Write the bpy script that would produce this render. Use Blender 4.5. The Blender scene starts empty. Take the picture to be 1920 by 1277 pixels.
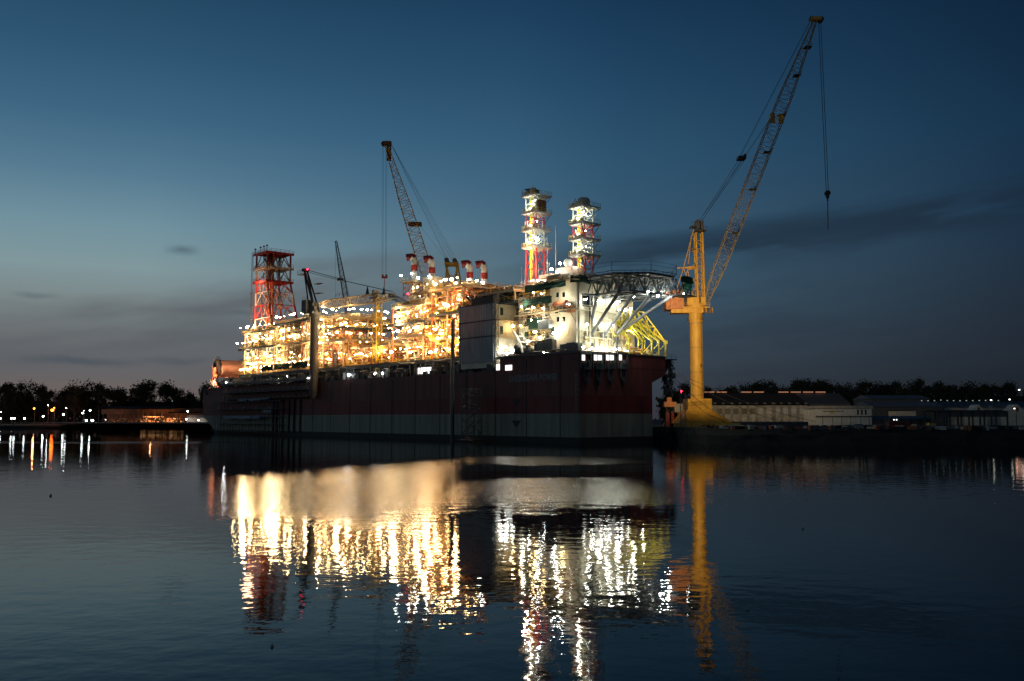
import bpy, math, random
from mathutils import Vector, Matrix
R = random.Random(7)
SC = bpy.context.scene
COL = SC.collection
rad = math.radians

# ------------------------------------------------------------------ camera
F = 1726.0; H = 6.3; TH = math.atan((785-638.5)/F)
cam = bpy.data.cameras.new('camera'); camo = bpy.data.objects.new('camera', cam); COL.objects.link(camo)
cam.sensor_width = 36; cam.lens = 36*F/1920; cam.clip_start = 0.5; cam.clip_end = 20000
camo.location = (0, 0, H); camo.rotation_euler = (rad(90)+TH, 0, 0)
SC.camera = camo
SC.view_settings.view_transform = 'Standard'; SC.view_settings.look = 'None'
SC.view_settings.exposure = 0; SC.view_settings.gamma = 1; SC.view_settings.use_curve_mapping = False
SC.cycles.max_bounces = 6; SC.cycles.diffuse_bounces = 2; SC.cycles.glossy_bounces = 3
SC.cycles.sample_clamp_indirect = 6; SC.cycles.caustics_reflective = False; SC.cycles.caustics_refractive = False
SC.cycles.use_light_tree = True
SC.cycles.pixel_filter_type = 'BLACKMAN_HARRIS'; SC.cycles.filter_width = 1.5

# ------------------------------------------------------------------ sky
def s2l(c): return tuple(((x/255)/12.92 if x/255 <= .04045 else ((x/255+.055)/1.055)**2.4) for x in c)
W = bpy.data.worlds.new('World'); SC.world = W; W.use_nodes = True
nt = W.node_tree; nt.nodes.clear()
def N(t, **k):
    n = nt.nodes.new(t)
    for a, b in k.items(): setattr(n, a, b)
    return n
def L(a, b): nt.links.new(a, b)
def M(op, a, b=None, c=None, clamp=False):
    n = nt.nodes.new('ShaderNodeMath'); n.operation = op; n.use_clamp = clamp
    for i, x in enumerate((a, b, c)):
        if x is None: continue
        if isinstance(x, (int, float)): n.inputs[i].default_value = x
        else: nt.links.new(x, n.inputs[i])
    return n.outputs[0]
def ramp(fac, stops, interp='LINEAR'):
    n = nt.nodes.new('ShaderNodeValToRGB'); cr = n.color_ramp; cr.interpolation = interp
    while len(cr.elements) < len(stops): cr.elements.new(0.5)
    for e, (p, c) in zip(cr.elements, stops):
        e.position = p; e.color = (*c, 1) if len(c) == 3 else c
    nt.links.new(fac, n.inputs[0]); return n.outputs[0]
def mix(f, a, b, mode='MIX'):
    n = nt.nodes.new('ShaderNodeMix'); n.data_type = 'RGBA'; n.blend_type = mode
    for s, x in ((n.inputs[0], f), (n.inputs[6], a), (n.inputs[7], b)):
        if isinstance(x, (int, float)): s.default_value = x
        elif isinstance(x, tuple): s.default_value = (*x, 1)
        else: nt.links.new(x, s)
    return n.outputs[2]
tc = N('ShaderNodeTexCoord'); sx = N('ShaderNodeSeparateXYZ'); L(tc.outputs['Generated'], sx.inputs[0])
X_, Y_, Z_ = sx.outputs
# azimuth from straight ahead, radians (left negative); elevation as sine
az = M('ARCTAN2', X_, Y_)
el = M('MULTIPLY', M('MAXIMUM', Z_, 0.0), 2.0)
def st(cols):  # picture height (px above horizon) -> ramp stop
    return [(min(1, 2*math.sin(math.atan(h/F))), s2l(c)) for h, c in cols]
SKY_L = st([(0,(104,90,84)),(60,(106,99,97)),(90,(104,102,104)),(150,(112,117,119)),(210,(124,137,139)),(265,(128,151,156)),(335,(113,145,158)),(435,(84,121,144)),(535,(62,102,130)),(655,(46,85,114)),(785,(35,71,99)),(1000,(20,50,76)),(1600,(11,30,52))])
SKY_C = st([(0,(62,60,68)),(60,(62,70,80)),(150,(66,84,98)),(240,(68,96,114)),(350,(64,98,122)),(500,(51,90,118)),(640,(38,76,107)),(785,(28,62,93)),(1000,(16,42,68)),(1600,(9,26,46))])
SKY_R = st([(0,(24,27,32)),(60,(28,33,40)),(150,(33,42,54)),(240,(33,47,63)),(350,(30,52,73)),(500,(23,50,75)),(640,(18,42,66)),(785,(13,35,58)),(1000,(9,26,46)),(1600,(6,18,34))])
cL = ramp(el, SKY_L); cC = ramp(el, SKY_C); cR = ramp(el, SKY_R)
tl = M('DIVIDE', M('ADD', az, 0.38), 0.50, clamp=True)          # 0 at far left .. 1 ahead
tr = M('DIVIDE', az, 0.52, clamp=True)
sky = mix(tl, cL, cC)
sky = mix(tr, sky, cR)
# clouds: thin streaks stretched along the horizon
cv = N('ShaderNodeCombineXYZ')
L(M('ADD', M('MULTIPLY', az, 2.6), M('MULTIPLY', Z_, 6.0)), cv.inputs[0]); L(M('SUBTRACT', M('MULTIPLY', Z_, 17.0), M('MULTIPLY', az, 2.6)), cv.inputs[1])
no = N('ShaderNodeTexNoise'); no.inputs['Scale'].default_value = 1.7; no.inputs['Detail'].default_value = 5; no.inputs['Roughness'].default_value = .5
L(cv.outputs[0], no.inputs['Vector'])
n1 = no.outputs['Fac']
def bump1(x, c, w):   # 1 at c, 0 beyond c+-w, smooth
    d = M('DIVIDE', M('ABSOLUTE', M('SUBTRACT', x, c)), w, clamp=True)
    q = M('SUBTRACT', 1.0, d); return M('MULTIPLY', q, M('MULTIPLY', q, M('SUBTRACT', 3.0, M('MULTIPLY', q, 2.0))))
def thr(x, lo, hi):
    return M('DIVIDE', M('SUBTRACT', x, lo), hi-lo, clamp=True)
# long dark bank ahead-right, rising slightly to the right
cz = M('ADD', M('ADD', .160, M('MULTIPLY', az, .085)), M('MULTIPLY', M('SUBTRACT', n1, .5), .05))
bank = M('MULTIPLY', bump1(Z_, cz, 0.034), M('MULTIPLY', thr(az, -0.05, 0.14), thr(n1, .36, .52)))
sky = mix(M('MULTIPLY', bank, .68), sky, s2l((27,40,54)))
bank2 = M('MULTIPLY', bump1(Z_, M('SUBTRACT', cz, .045), 0.03), M('MULTIPLY', bump1(az, .13, .25), thr(n1, .42, .56)))
sky = mix(M('MULTIPLY', bank2, .6), sky, s2l((30,44,58)))
low = M('MULTIPLY', bump1(Z_, 0.075, 0.08), M('MULTIPLY', thr(az, -.25, -.05), thr(n1, .44, .60)))
sky = mix(M('MULTIPLY', low, .35), sky, s2l((40,48,60)))
# grey cloud sheet low on the left, its upper edge climbing to the right
edge_ = M('ADD', M('ADD', .112, M('MULTIPLY', M('ADD', az, .5), .21)), M('MULTIPLY', M('SUBTRACT', n1, .5), .06))
sheet = M('MULTIPLY', thr(M('SUBTRACT', edge_, Z_), 0.0, .035), M('MULTIPLY', M('SUBTRACT', 1.0, thr(az, -.22, .04)), M('ADD', .45, M('MULTIPLY', thr(n1, .38, .62), .55))))
sky = mix(M('MULTIPLY', sheet, M('MULTIPLY', thr(Z_, .03, .07), .78)), sky, s2l((88,93,99)))
# small separate dark wisps: (azimuth, sine of elevation, half widths)
wv = N('ShaderNodeTexNoise'); wv.inputs['Scale'].default_value = 22; wv.inputs['Detail'].default_value = 4; L(tc.outputs['Generated'], wv.inputs['Vector'])
wob = M('MULTIPLY', M('SUBTRACT', wv.outputs['Fac'], .5), .012)
for (px, py, hw, hh, k) in ((337,468,30,6,.5),(150,678,110,5,.5),(330,676,70,5,.35),(62,552,38,4,.35),(455,586,50,4,.3)):
    a = math.atan((px-960)/F/math.cos(TH)); e = math.sin(math.atan((785-py)/F))*math.cos(a)
    g = M('MULTIPLY', bump1(az, a, hw/F*1.3), bump1(M('ADD', Z_, wob), e, hh/F*2.2))
    sky = mix(M('MULTIPLY', g, k), sky, s2l((58,74,86) if px < 900 else (30,42,56)))
bg = N('ShaderNodeBackground'); L(sky, bg.inputs['Color']); bg.inputs['Strength'].default_value = 1.0
wo = N('ShaderNodeOutputWorld'); L(bg.outputs[0], wo.inputs[0])

sun = bpy.data.lights.new('sun', 'SUN'); sun.energy = 0.02; sun.angle = rad(12); sun.color = (1, .8, .65)
suno = bpy.data.objects.new('sun', sun); COL.objects.link(suno); suno.rotation_euler = (rad(86), 0, rad(40))

# ------------------------------------------------------------------ geometry helpers
COS_T, SIN_T = math.cos(TH), math.sin(TH)
U = (.6503, -.7597); V = (.7597, .6503); A0 = (-138.57, 412.25)
def ray(px, py):
    x = (px-960)/F; y = (638.5-py)/F
    return (x, COS_T-y*SIN_T, SIN_T+y*COS_T)
def onw(px, py, w):
    r = ray(px, py); t = (w+A0[0]*V[0]+A0[1]*V[1])/(r[0]*V[0]+r[1]*V[1])
    X, Y = t*r[0], t*r[1]; return ((X-A0[0])*U[0]+(Y-A0[1])*U[1], t*r[2]+H)
def ons(px, py, s):
    r = ray(px, py); t = (s+A0[0]*U[0]+A0[1]*U[1])/(r[0]*U[0]+r[1]*U[1])
    X, Y = t*r[0], t*r[1]; return ((X-A0[0])*V[0]+(Y-A0[1])*V[1], t*r[2]+H)
def at(px, py, Y):
    r = ray(px, py); t = Y/r[1]; return Vector((t*r[0], Y, t*r[2]+H))
def shipw(s, w, z): return Vector((A0[0]+s*U[0]+w*V[0], A0[1]+s*U[1]+w*V[1], z))

def frame(d):
    d = Vector(d).normalized(); up = Vector((0, 0, 1))
    if abs(d.dot(up)) > .99: up = Vector((1, 0, 0))
    a = d.cross(up).normalized(); return a, a.cross(d).normalized()
class MB:
    def __init__(s): s.v = []; s.f = []; s.m = []; s.sm = []
    def add(s, vs, fs, m=0, smooth=False):
        o = len(s.v); s.v += [tuple(v) for v in vs]; s.f += [tuple(i+o for i in f) for f in fs]
        s.m += [m]*len(fs); s.sm += [smooth]*len(fs); return s
    def box(s, c, sz, m=0, rz=0.0):
        x, y, z = sz[0]/2, sz[1]/2, sz[2]/2; ca, sa = math.cos(rz), math.sin(rz)
        vs = [(c[0]+ca*a-sa*b, c[1]+sa*a+ca*b, c[2]+d) for d in (-z, z) for a, b in ((-x,-y),(x,-y),(x,y),(-x,y))]
        return s.add(vs, [(3,2,1,0),(4,5,6,7),(0,1,5,4),(1,2,6,5),(2,3,7,6),(3,0,4,7)], m)
    def bb(s, a, b, m=0):
        return s.box([(a[i]+b[i])/2 for i in range(3)], [abs(b[i]-a[i]) for i in range(3)], m)
    def bar(s, p, q, r, n=4, m=0, r2=None, caps=True):
        p, q = Vector(p), Vector(q)
        if (q-p).length < 1e-5: return s
        a, b = frame(q-p); r2 = r if r2 is None else r2; vs = []
        off = math.pi/4 if n == 4 else 0
        for c, rr in ((p, r), (q, r2)):
            for i in range(n):
                t = off+2*math.pi*i/n; vs.append(c+a*math.cos(t)*rr+b*math.sin(t)*rr)
        fs = [(i, (i+1) % n, n+(i+1) % n, n+i) for i in range(n)]
        s.add(vs, fs, m, n > 6)
        if caps: s.add(vs, [tuple(reversed(range(n))), tuple(range(n, 2*n))], m)
        return s
    def path(s, pts, r, n=5, m=0):
        for a, b in zip(pts, pts[1:]): s.bar(a, b, r, n, m)
        return s
    def prism(s, poly, z0, z1, m=0):
        n = len(poly); vs = [(x, y, z0) for x, y in poly]+[(x, y, z1) for x, y in poly]
        return s.add(vs, [tuple(reversed(range(n))), tuple(range(n, 2*n))]+[(i, (i+1) % n, n+(i+1) % n, n+i) for i in range(n)], m)
    def sphere(s, c, r, m=0, nu=8, nv=5, sz=1.0):
        vs = [(c[0], c[1], c[2]-r*sz)]
        for j in range(1, nv):
            p = -math.pi/2+math.pi*j/nv
            for i in range(nu):
                t = 2*math.pi*i/nu; vs.append((c[0]+r*math.cos(p)*math.cos(t), c[1]+r*math.cos(p)*math.sin(t), c[2]+r*sz*math.sin(p)))
        vs.append((c[0], c[1], c[2]+r*sz)); e = len(vs)-1; fs = []
        for i in range(nu):
            k = (i+1) % nu; fs.append((0, 1+k, 1+i)); fs.append((e, e-nu+i, e-nu+k))
            for j in range(nv-2): fs.append((1+j*nu+i, 1+j*nu+k, 1+(j+1)*nu+k, 1+(j+1)*nu+i))
        return s.add(vs, fs, m, True)
    def lathe(s, c, prof, n=16, m=0):
        vs = []; k = len(prof)
        for r, z in prof:
            for i in range(n):
                t = 2*math.pi*i/n; vs.append((c[0]+r*math.cos(t), c[1]+r*math.sin(t), c[2]+z))
        fs = [(j*n+i, j*n+(i+1) % n, (j+1)*n+(i+1) % n, (j+1)*n+i) for j in range(k-1) for i in range(n)]
        s.add(vs, fs, m, True); s.add(vs, [tuple(reversed(range(n))), tuple(range((k-1)*n, k*n))], m); return s
    def vessel(s, p, q, r, m=0, n=10):   # cylinder with domed ends
        p, q = Vector(p), Vector(q); d = (q-p).normalized()
        s.bar(p, q, r, n, m, caps=False); s.bar(p, p-d*r*.35, r, n, m, r2=r*.55); s.bar(q, q+d*r*.35, r, n, m, r2=r*.55); return s
    def rail(s, pts, h=1.1, m=0, r=.045, step=2.0):
        for a, b in zip(pts, pts[1:]):
            a, b = Vector(a), Vector(b); n = max(1, int((b-a).length/step))
            for k in (h, h*.5): s.bar(a+Vector((0,0,k)), b+Vector((0,0,k)), r, 4, m, caps=False)
            for i in range(n+1):
                p = a.lerp(b, i/n); s.bar(p, p+Vector((0,0,h)), r, 4, m, caps=False)
        return s
    def build(s, name, mats, parent=None, label=None):
        me = bpy.data.meshes.new(name); me.from_pydata(s.v, [], s.f)
        for x in (mats if isinstance(mats, (list, tuple)) else [mats]): me.materials.append(x)
        me.polygons.foreach_set('material_index', s.m); me.polygons.foreach_set('use_smooth', s.sm); me.update()
        o = bpy.data.objects.new(name, me); COL.objects.link(o); o.parent = parent
        if label: o['label'] = label
        return o
def empty(name, loc=(0,0,0), rz=0, parent=None):
    o = bpy.data.objects.new(name, None); COL.objects.link(o); o.location = loc; o.rotation_euler = (0, 0, rz)
    o.parent = parent; o.empty_display_size = .5; return o
def tag(o, label=None, cat=None, group=None, kind=None):
    if label: o['label'] = label
    if cat: o['category'] = cat
    if group: o['group'] = group
    if kind: o['kind'] = kind
    return o
def copy_tree(o, parent=None):
    c = o.copy(); COL.objects.link(c); c.parent = parent
    for ch in list(o.children): copy_tree(ch, c)
    return c
def lattice(mb, p0, p1, prof, seg, chord=.1, lace=.05, m=0, n=4, m2=None):
    """four-chord lattice from p0 to p1; prof = [(t, half width across, half depth)]"""
    p0, p1 = Vector(p0), Vector(p1); a, b = frame(p1-p0)
    def hw(t):
        for (t0, w0, d0), (t1, w1, d1) in zip(prof, prof[1:]):
            if t <= t1: k = (t-t0)/(t1-t0); return w0+(w1-w0)*k, d0+(d1-d0)*k
        return prof[-1][1:]
    rings = []
    for i in range(seg+1):
        t = i/seg; c = p0.lerp(p1, t); w, d = hw(t)
        rings.append([c+a*w*x+b*d*y for x, y in ((-1,-1),(1,-1),(1,1),(-1,1))])
    m2 = m if m2 is None else m2
    for i in range(seg):
        for k in range(4):
            mb.bar(rings[i][k], rings[i+1][k], chord, n, m, caps=False)
            j = (k+1) % 4
            mb.bar(rings[i+1][k], rings[i+1][j], lace, 4, m2, caps=False)
            mb.bar(*( (rings[i][k], rings[i+1][j]) if (i+k) % 2 else (rings[i][j], rings[i+1][k]) ), lace, 4, m2, caps=False)
    return rings

# ------------------------------------------------------------------ materials
def mat(name, col, rough=.6, metal=0.0, var=.25, scale=1.5, stretch=(1,1,1), dirt=None, emit=None):
    m = bpy.data.materials.new(name); m.use_nodes = True; t = m.node_tree; b = t.nodes['Principled BSDF']
    b.inputs['Roughness'].default_value = rough; b.inputs['Metallic'].default_value = metal
    if emit:
        b.inputs['Base Color'].default_value = (*col, 1)
        b.inputs['Emission Color'].default_value = (*emit[0], 1); b.inputs['Emission Strength'].default_value = emit[1]
        return m
    tc = t.nodes.new('ShaderNodeTexCoord'); mp = t.nodes.new('ShaderNodeMapping'); mp.inputs['Scale'].default_value = stretch
    t.links.new(tc.outputs['Object'], mp.inputs[0])
    no = t.nodes.new('ShaderNodeTexNoise'); no.inputs['Scale'].default_value = scale; no.inputs['Detail'].default_value = 6; no.inputs['Roughness'].default_value = .65
    t.links.new(mp.outputs[0], no.inputs['Vector'])
    r = t.nodes.new('ShaderNodeValToRGB'); e = r.color_ramp.elements
    d = dirt or tuple(c*(1-var*1.6) for c in col)
    e[0].position = .32; e[0].color = (*[max(0, x) for x in d], 1); e[1].position = .62; e[1].color = (*col, 1)
    t.links.new(no.outputs['Fac'], r.inputs[0]); t.links.new(r.outputs[0], b.inputs['Base Color'])
    return m
K = {}
K['hull_red'] = mat('hull_red', (.20,.044,.034), .6, scale=.45, stretch=(1,1,.09), dirt=(.085,.026,.02))
K['hull_dark'] = mat('hull_dark_red', (.21,.02,.016), .6, scale=.5, stretch=(1,1,.08), dirt=(.10,.014,.012))
K['boot'] = mat('boot_grey', (.30,.29,.23), .65, scale=.5, stretch=(1,1,.07), dirt=(.15,.14,.10))
K['fouling'] = mat('waterline_fouling', (.035,.035,.028), .8, scale=1)
K['black'] = mat('black_steel', (.02,.02,.022), .6)
K['grey'] = mat('grey_steel', (.22,.23,.24), .5, scale=.8)
K['dgrey'] = mat('dark_grey_steel', (.08,.085,.09), .55)
K['clad'] = mat('grey_cladding', (.62,.63,.62), .55, 0, scale=.3, stretch=(1,1,.3))
K['cream'] = mat('cream_paint', (.78,.71,.55), .5, scale=.5, dirt=(.6,.52,.36))
K['white'] = mat('white_paint', (.78,.78,.72), .45, scale=.6, dirt=(.62,.6,.52))
K['yellow'] = mat('safety_yellow', (.75,.50,.04), .5, scale=.7, dirt=(.5,.3,.03))
K['lemon'] = mat('lemon_yellow', (.78,.68,.05), .45, scale=.7, dirt=(.55,.45,.04))
K['crane_y'] = mat('crane_yellow', (.72,.42,.05), .5, scale=.5, stretch=(1,1,.35), dirt=(.5,.26,.035))
K['rust'] = mat('red_oxide', (.42,.12,.05), .7, scale=1)
K['drum'] = mat('salmon_paint', (.82,.46,.33), .6, scale=.3, dirt=(.7,.36,.24))
K['boomy'] = mat('weathered_yellow', (.34,.26,.14), .6, scale=.6)
K['orange'] = mat('orange_primer', (.62,.24,.09), .6, scale=.8)
K['steelb'] = mat('beige_steel', (.6,.48,.3), .5, scale=.8, dirt=(.42,.3,.17))
K['tgrey'] = mat('truss_paint', (.12,.13,.135), .5)
K['pgrey'] = mat('pedestal_paint', (.06,.055,.048), .5, scale=.6, stretch=(1,1,.2))
K['red'] = mat('signal_red', (.48,.035,.025), .5, scale=1)
K['dred'] = mat('unlit_red_paint', (.22,.015,.018), .5)  # darker copy of the red; the hoods' unlit look is in the colour
K['salmon'] = mat('faded_white', (.66,.5,.4), .55, scale=1)
K['silver'] = mat('pipe_lagging', (.6,.58,.53), .35, .5, scale=2)
K['green'] = mat('green_netting', (.012,.06,.035), .9, scale=3, dirt=(.006,.02,.014))
K['green2'] = mat('bright_green_netting', (.03,.2,.1), .9, scale=3)
K['glass'] = mat('dark_glass', (.01,.012,.015), .1)
K['concrete'] = mat('concrete', (.46,.45,.4), .85, scale=.4, dirt=(.24,.23,.2))
K['roof'] = mat('dark_roofing', (.016,.016,.017), .9, scale=.3)
K['ground'] = mat('yard_ground', (.03,.027,.023), .95, scale=.08, dirt=(.015,.014,.012))
K['rock'] = mat('bank_rock', (.016,.015,.013), .95, scale=.6)
K['leaf'] = mat('leaf', (.03,.042,.018), .9, scale=.6, dirt=(.014,.02,.008))
K['bark'] = mat('bark', (.08,.06,.045), .9)
K['rope'] = mat('rope', (.12,.12,.11), .8)
K['tarp'] = mat('tarpaulin', (.30,.34,.40), .7, scale=3, dirt=(.1,.11,.13))
K['teal'] = mat('teal_container', (.02,.18,.2), .6)
K['cred'] = mat('red_container', (.2,.02,.015), .6)
K['blue'] = mat('blue_container', (.035,.05,.07), .6)
K['wood'] = mat('brown_cargo', (.16,.08,.04), .8)
def lampmat(n, c, s): return mat(n, c, emit=(c, s))
K['lw'] = lampmat('warm_lamp', (1,.68,.30), 95)
K['lo'] = lampmat('orange_lamp', (1,.38,.09), 100)
K['lc'] = lampmat('cool_lamp', (.95,.98,.88), 75)
K['lb'] = lampmat('bright_lamp', (.95,1,.98), 170)
K['lr'] = lampmat('red_lamp', (1,.02,.06), 14)
K['lwin'] = lampmat('lit_opening', (1,.97,.9), 1.7)
K['lwarmwin'] = lampmat('warm_lit_opening', (1,.5,.2), .8)
K['street_o'] = lampmat('sodium_lamp', (1,.15,.012), 38)
K['street_w'] = lampmat('white_street_lamp', (.9,1,.95), 50)

# water
def water_mat():
    global nt
    m = bpy.data.materials.new('water'); m.use_nodes = True; nt = m.node_tree; b = nt.nodes['Principled BSDF']
    b.inputs['Base Color'].default_value = (.003,.006,.008,1); b.inputs['IOR'].default_value = 1.333; b.inputs['Specular IOR Level'].default_value = .18
    geo = N('ShaderNodeNewGeometry'); sp = N('ShaderNodeSeparateXYZ'); L(geo.outputs['Position'], sp.inputs[0])
    x, y, z = sp.outputs
    def noise(scale, detail, sxx=1, syy=1, rough=.5):
        mp = N('ShaderNodeMapping'); mp.inputs['Scale'].default_value = (sxx, syy, 1); L(geo.outputs['Position'], mp.inputs[0])
        n = N('ShaderNodeTexNoise'); n.noise_dimensions = '2D'; n.inputs['Scale'].default_value = scale; n.inputs['Detail'].default_value = detail
        n.inputs['Roughness'].default_value = rough; L(mp.outputs[0], n.inputs['Vector']); return n.outputs['Fac']
    big = noise(.16, 2, 1, .8); mid = noise(.75, 2, .8, 1); small = noise(3.2, 2)
    edge = noise(.05, 4, 1, 1)
    # wind-ruffled patches on calm water
    ys = M('ADD', M('ADD', y, M('MULTIPLY', M('SUBTRACT', edge, .5), 26.0)), M('MULTIPLY', M('SUBTRACT', noise(.9, 3, .25, 1), .5), 16.0))
    def band(v, a, b, s): return M('MULTIPLY', thr(v, a, a+s), M('SUBTRACT', 1.0, thr(v, b-s, b)))
    q = M('ADD', y, M('MULTIPLY', x, .9)) # shears the patch with the current
    p1 = M('MULTIPLY', band(ys, 63, 101, 6), M('MULTIPLY', thr(x, -8, -3), M('SUBTRACT', 1.0, thr(x, 4, 17))))
    p2 = M('MULTIPLY', band(ys, 126, 160, 6), M('MULTIPLY', thr(x, -12, -6), M('SUBTRACT', 1.0, thr(x, 10, 27))))
    p3 = M('MULTIPLY', band(ys, 234, 258, 6), M('MULTIPLY', .4, M('SUBTRACT', 1.0, thr(x, -88, -60))))
    p4 = M('MULTIPLY', M('MULTIPLY', M('ADD', .5, M('MULTIPLY', thr(x, -32, -14), .5)), M('MULTIPLY', band(ys, 56, 158, 10), M('SUBTRACT', 1.0, thr(M('SUBTRACT', ys, M('MULTIPLY', x, 2.3)), 140, 185)))), M('MULTIPLY', thr(x, -52, -36), M('MULTIPLY', thr(M('ADD', x, M('MULTIPLY', y, .36)), 0, 14), M('SUBTRACT', 1.0, thr(x, -9, -4)))))
    patch = M('MAXIMUM', M('MAXIMUM', p1, p2), M('MAXIMUM', p3, p4), clamp=True)
    patch = M('MULTIPLY', patch, M('ADD', .72, M('MULTIPLY', thr(noise(1.3, 5, .4, 1, .7), .35, .65), .28)))
    L(M('ADD', .012, M('MULTIPLY', patch, .15)), b.inputs['Roughness'])
    h = M('ADD', M('MULTIPLY', big, .013), M('ADD', M('MULTIPLY', mid, .0125), M('MULTIPLY', small, M('ADD', .002, M('MULTIPLY', patch, .040)))))
    bp = N('ShaderNodeBump'); bp.inputs['Strength'].default_value = 1; bp.inputs['Distance'].default_value = 1.0
    L(h, bp.inputs['Height']); L(bp.outputs[0], b.inputs['Normal'])
    return m
wm = water_mat()
mb = MB(); mb.add([(-9000,-400,0),(9000,-400,0),(9000,14000,0),(-9000,14000,0)], [(0,1,2,3)])
tag(mb.build('water', wm), kind='structure')

# ------------------------------------------------------------------ land
def slab(name, edge, back, ztop, m, m2):
    """land with a sloping bank: edge = shoreline points, runs left to right"""
    mb = MB(); n = len(edge)
    lo = [(x, y, -1.0) for x, y in edge]
    md = [(x+R.uniform(-.5,.5), y+ztop*1.2+R.uniform(-.6,.6), ztop*.55+R.uniform(-.25,.25)) for x, y in edge]
    hi = [(x+R.uniform(-.5,.5), y+ztop*2.6+R.uniform(-.8,.8), ztop) for x, y in edge]
    for a, b in ((lo, md), (md, hi)):
        mb.add(a+b, [(i, i+1, n+i+1, n+i) for i in range(n-1)], 1)
    bk = [(x, y, ztop) for x, y in back]
    mb.add(hi+bk[::-1], [tuple(range(n+len(bk)))], 0)
    return tag(mb.build(name, [m, m2]), kind='structure')
def densify(pts, step, j):
    o = []
    for a, b in zip(pts, pts[1:]):
        n = max(1, int(math.dist(a, b)/step))
        for i in range(n): k = i/n; o.append((a[0]+(b[0]-a[0])*k+R.uniform(-j,j), a[1]+(b[1]-a[1])*k+R.uniform(-j,j)))
    return o+[pts[-1]]
e1 = [tuple(shipw(60, 40, 0)[:2]), tuple(shipw(236, 41, 0)[:2]), (46, 262), (48, 224), (80, 214), (150, 196), (300, 160), (900, 60)]
slab('quay', densify(e1, 4, .7), [(-300, 520), (-300, 3500), (5000, 3500), (3000, 60)][::-1][::-1], 3.9, K['ground'], K['rock'])
e2 = [(-2500, 560), (-600, 600), (-210, 604), (-150, 610), (-100, 640), (-90,700)]
slab('far_shore', densify(e2, 9, 1.6), [(-2500, 4000), (-90, 4000)], 2.6, K['ground'], K['rock'])

# ------------------------------------------------------------------ trees
def tree_meshes(seed, h, wd):
    r = random.Random(seed); t = MB(); th = h*.42
    t.bar((0,0,-1), (0,0,th), h*.022, 7, 0, r2=h*.014)
    crown = MB(); clumps = []
    for i in range(15):
        a = r.uniform(0, 6.28); q = r.uniform(.1, 1)**.6*wd*.5; z = h*r.uniform(.34, .92)
        q *= max(.25, 1-((z/h-.6)/.45)**2); c = Vector((q*math.cos(a), q*math.sin(a), z)); clumps.append((c, wd*r.choice((.13,.17,.2,.26))))
        t.bar((0,0,th*r.uniform(.5,1)), c, h*.009, 5, 0, r2=h*.003)
    for c, q in clumps:
        for k in range(230):
            d = Vector((r.gauss(0,1), r.gauss(0,1), r.gauss(0,.75))); d = d.normalized()*q*r.uniform(.35, 1.12)
            p = c+d; n = Vector((r.gauss(0,1), r.gauss(0,1), r.gauss(0,1))).normalized(); a, b = frame(n); e = r.uniform(.2, .45)*h/20
            crown.add([p-a*e-b*e*.6, p+a*e*.2-b*e, p+a*e+b*e*.5, p-a*e*.3+b*e], [(0,1,2,3)])
    return t, crown
protos = []
for i, (h, wd) in enumerate(((20,15),(24,18),(17,15),(22,13),(19,19))):
    t, cr = tree_meshes(40+i, h, wd)
    e = empty('tree', (0,0,-500)); t.build('trunk', K['bark'], e); cr.build('crown', K['leaf'], e); protos.append(e)
used = set()
def tree(px, top, Y, base, i, label, group):
    i %= 5; hs = (20,24,17,22,19)[i]
    if i in used: o = copy_tree(protos[i])
    else: o = protos[i]; used.add(i)
    p = at(px, top, Y); h = p.z-base; k = h/hs/1.08
    o.location = (p.x, Y, base); q_ = R.uniform(.75,1.1); o.scale = (k*q_, k*q_*R.uniform(.85,1.1), k); o.rotation_euler = (0,0,R.uniform(0,6.28))
    tag(o, label, 'tree', group)
TL = [(8,716,'at the left edge of the photo'),(30,713,'second from the left edge of the photo'),(55,709,'third from the left, joined to a broad clump'),(78,714,'at the right end of the broad left clump'),(98,727,'low one filling the dip right of the left clump'),(120,729,'low one behind the white street lamps'),(142,719,'left shoulder of the tall round clump'),(160,709,'tallest one left of the shed'),(180,711,'tall one directly over the left end of the open shed'),(202,721,'sloping shoulder right of the tallest left tree'),(224,727,'short one above the shed roof'),(240,723,'narrow pointed one above the shed roof'),(256,726,'pale ragged one over the middle of the shed'),(272,719,'left half of the tall tree above the shed'),(296,709,'tall spreading one above the lit end of the shed'),(314,714,'right half of the tall tree above the shed'),(332,723,'small one right of the tall spreading tree'),(352,728,'low one above the single white lamp'),(374,719,'one touching the stern of the ship')]
for i, (px, top, d) in enumerate(TL):
    tree(px, top+R.uniform(-1,1), 690+R.uniform(-25,25), 2.6, i, 'dark tree across the water, '+d, 'trees on the far shore')
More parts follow.
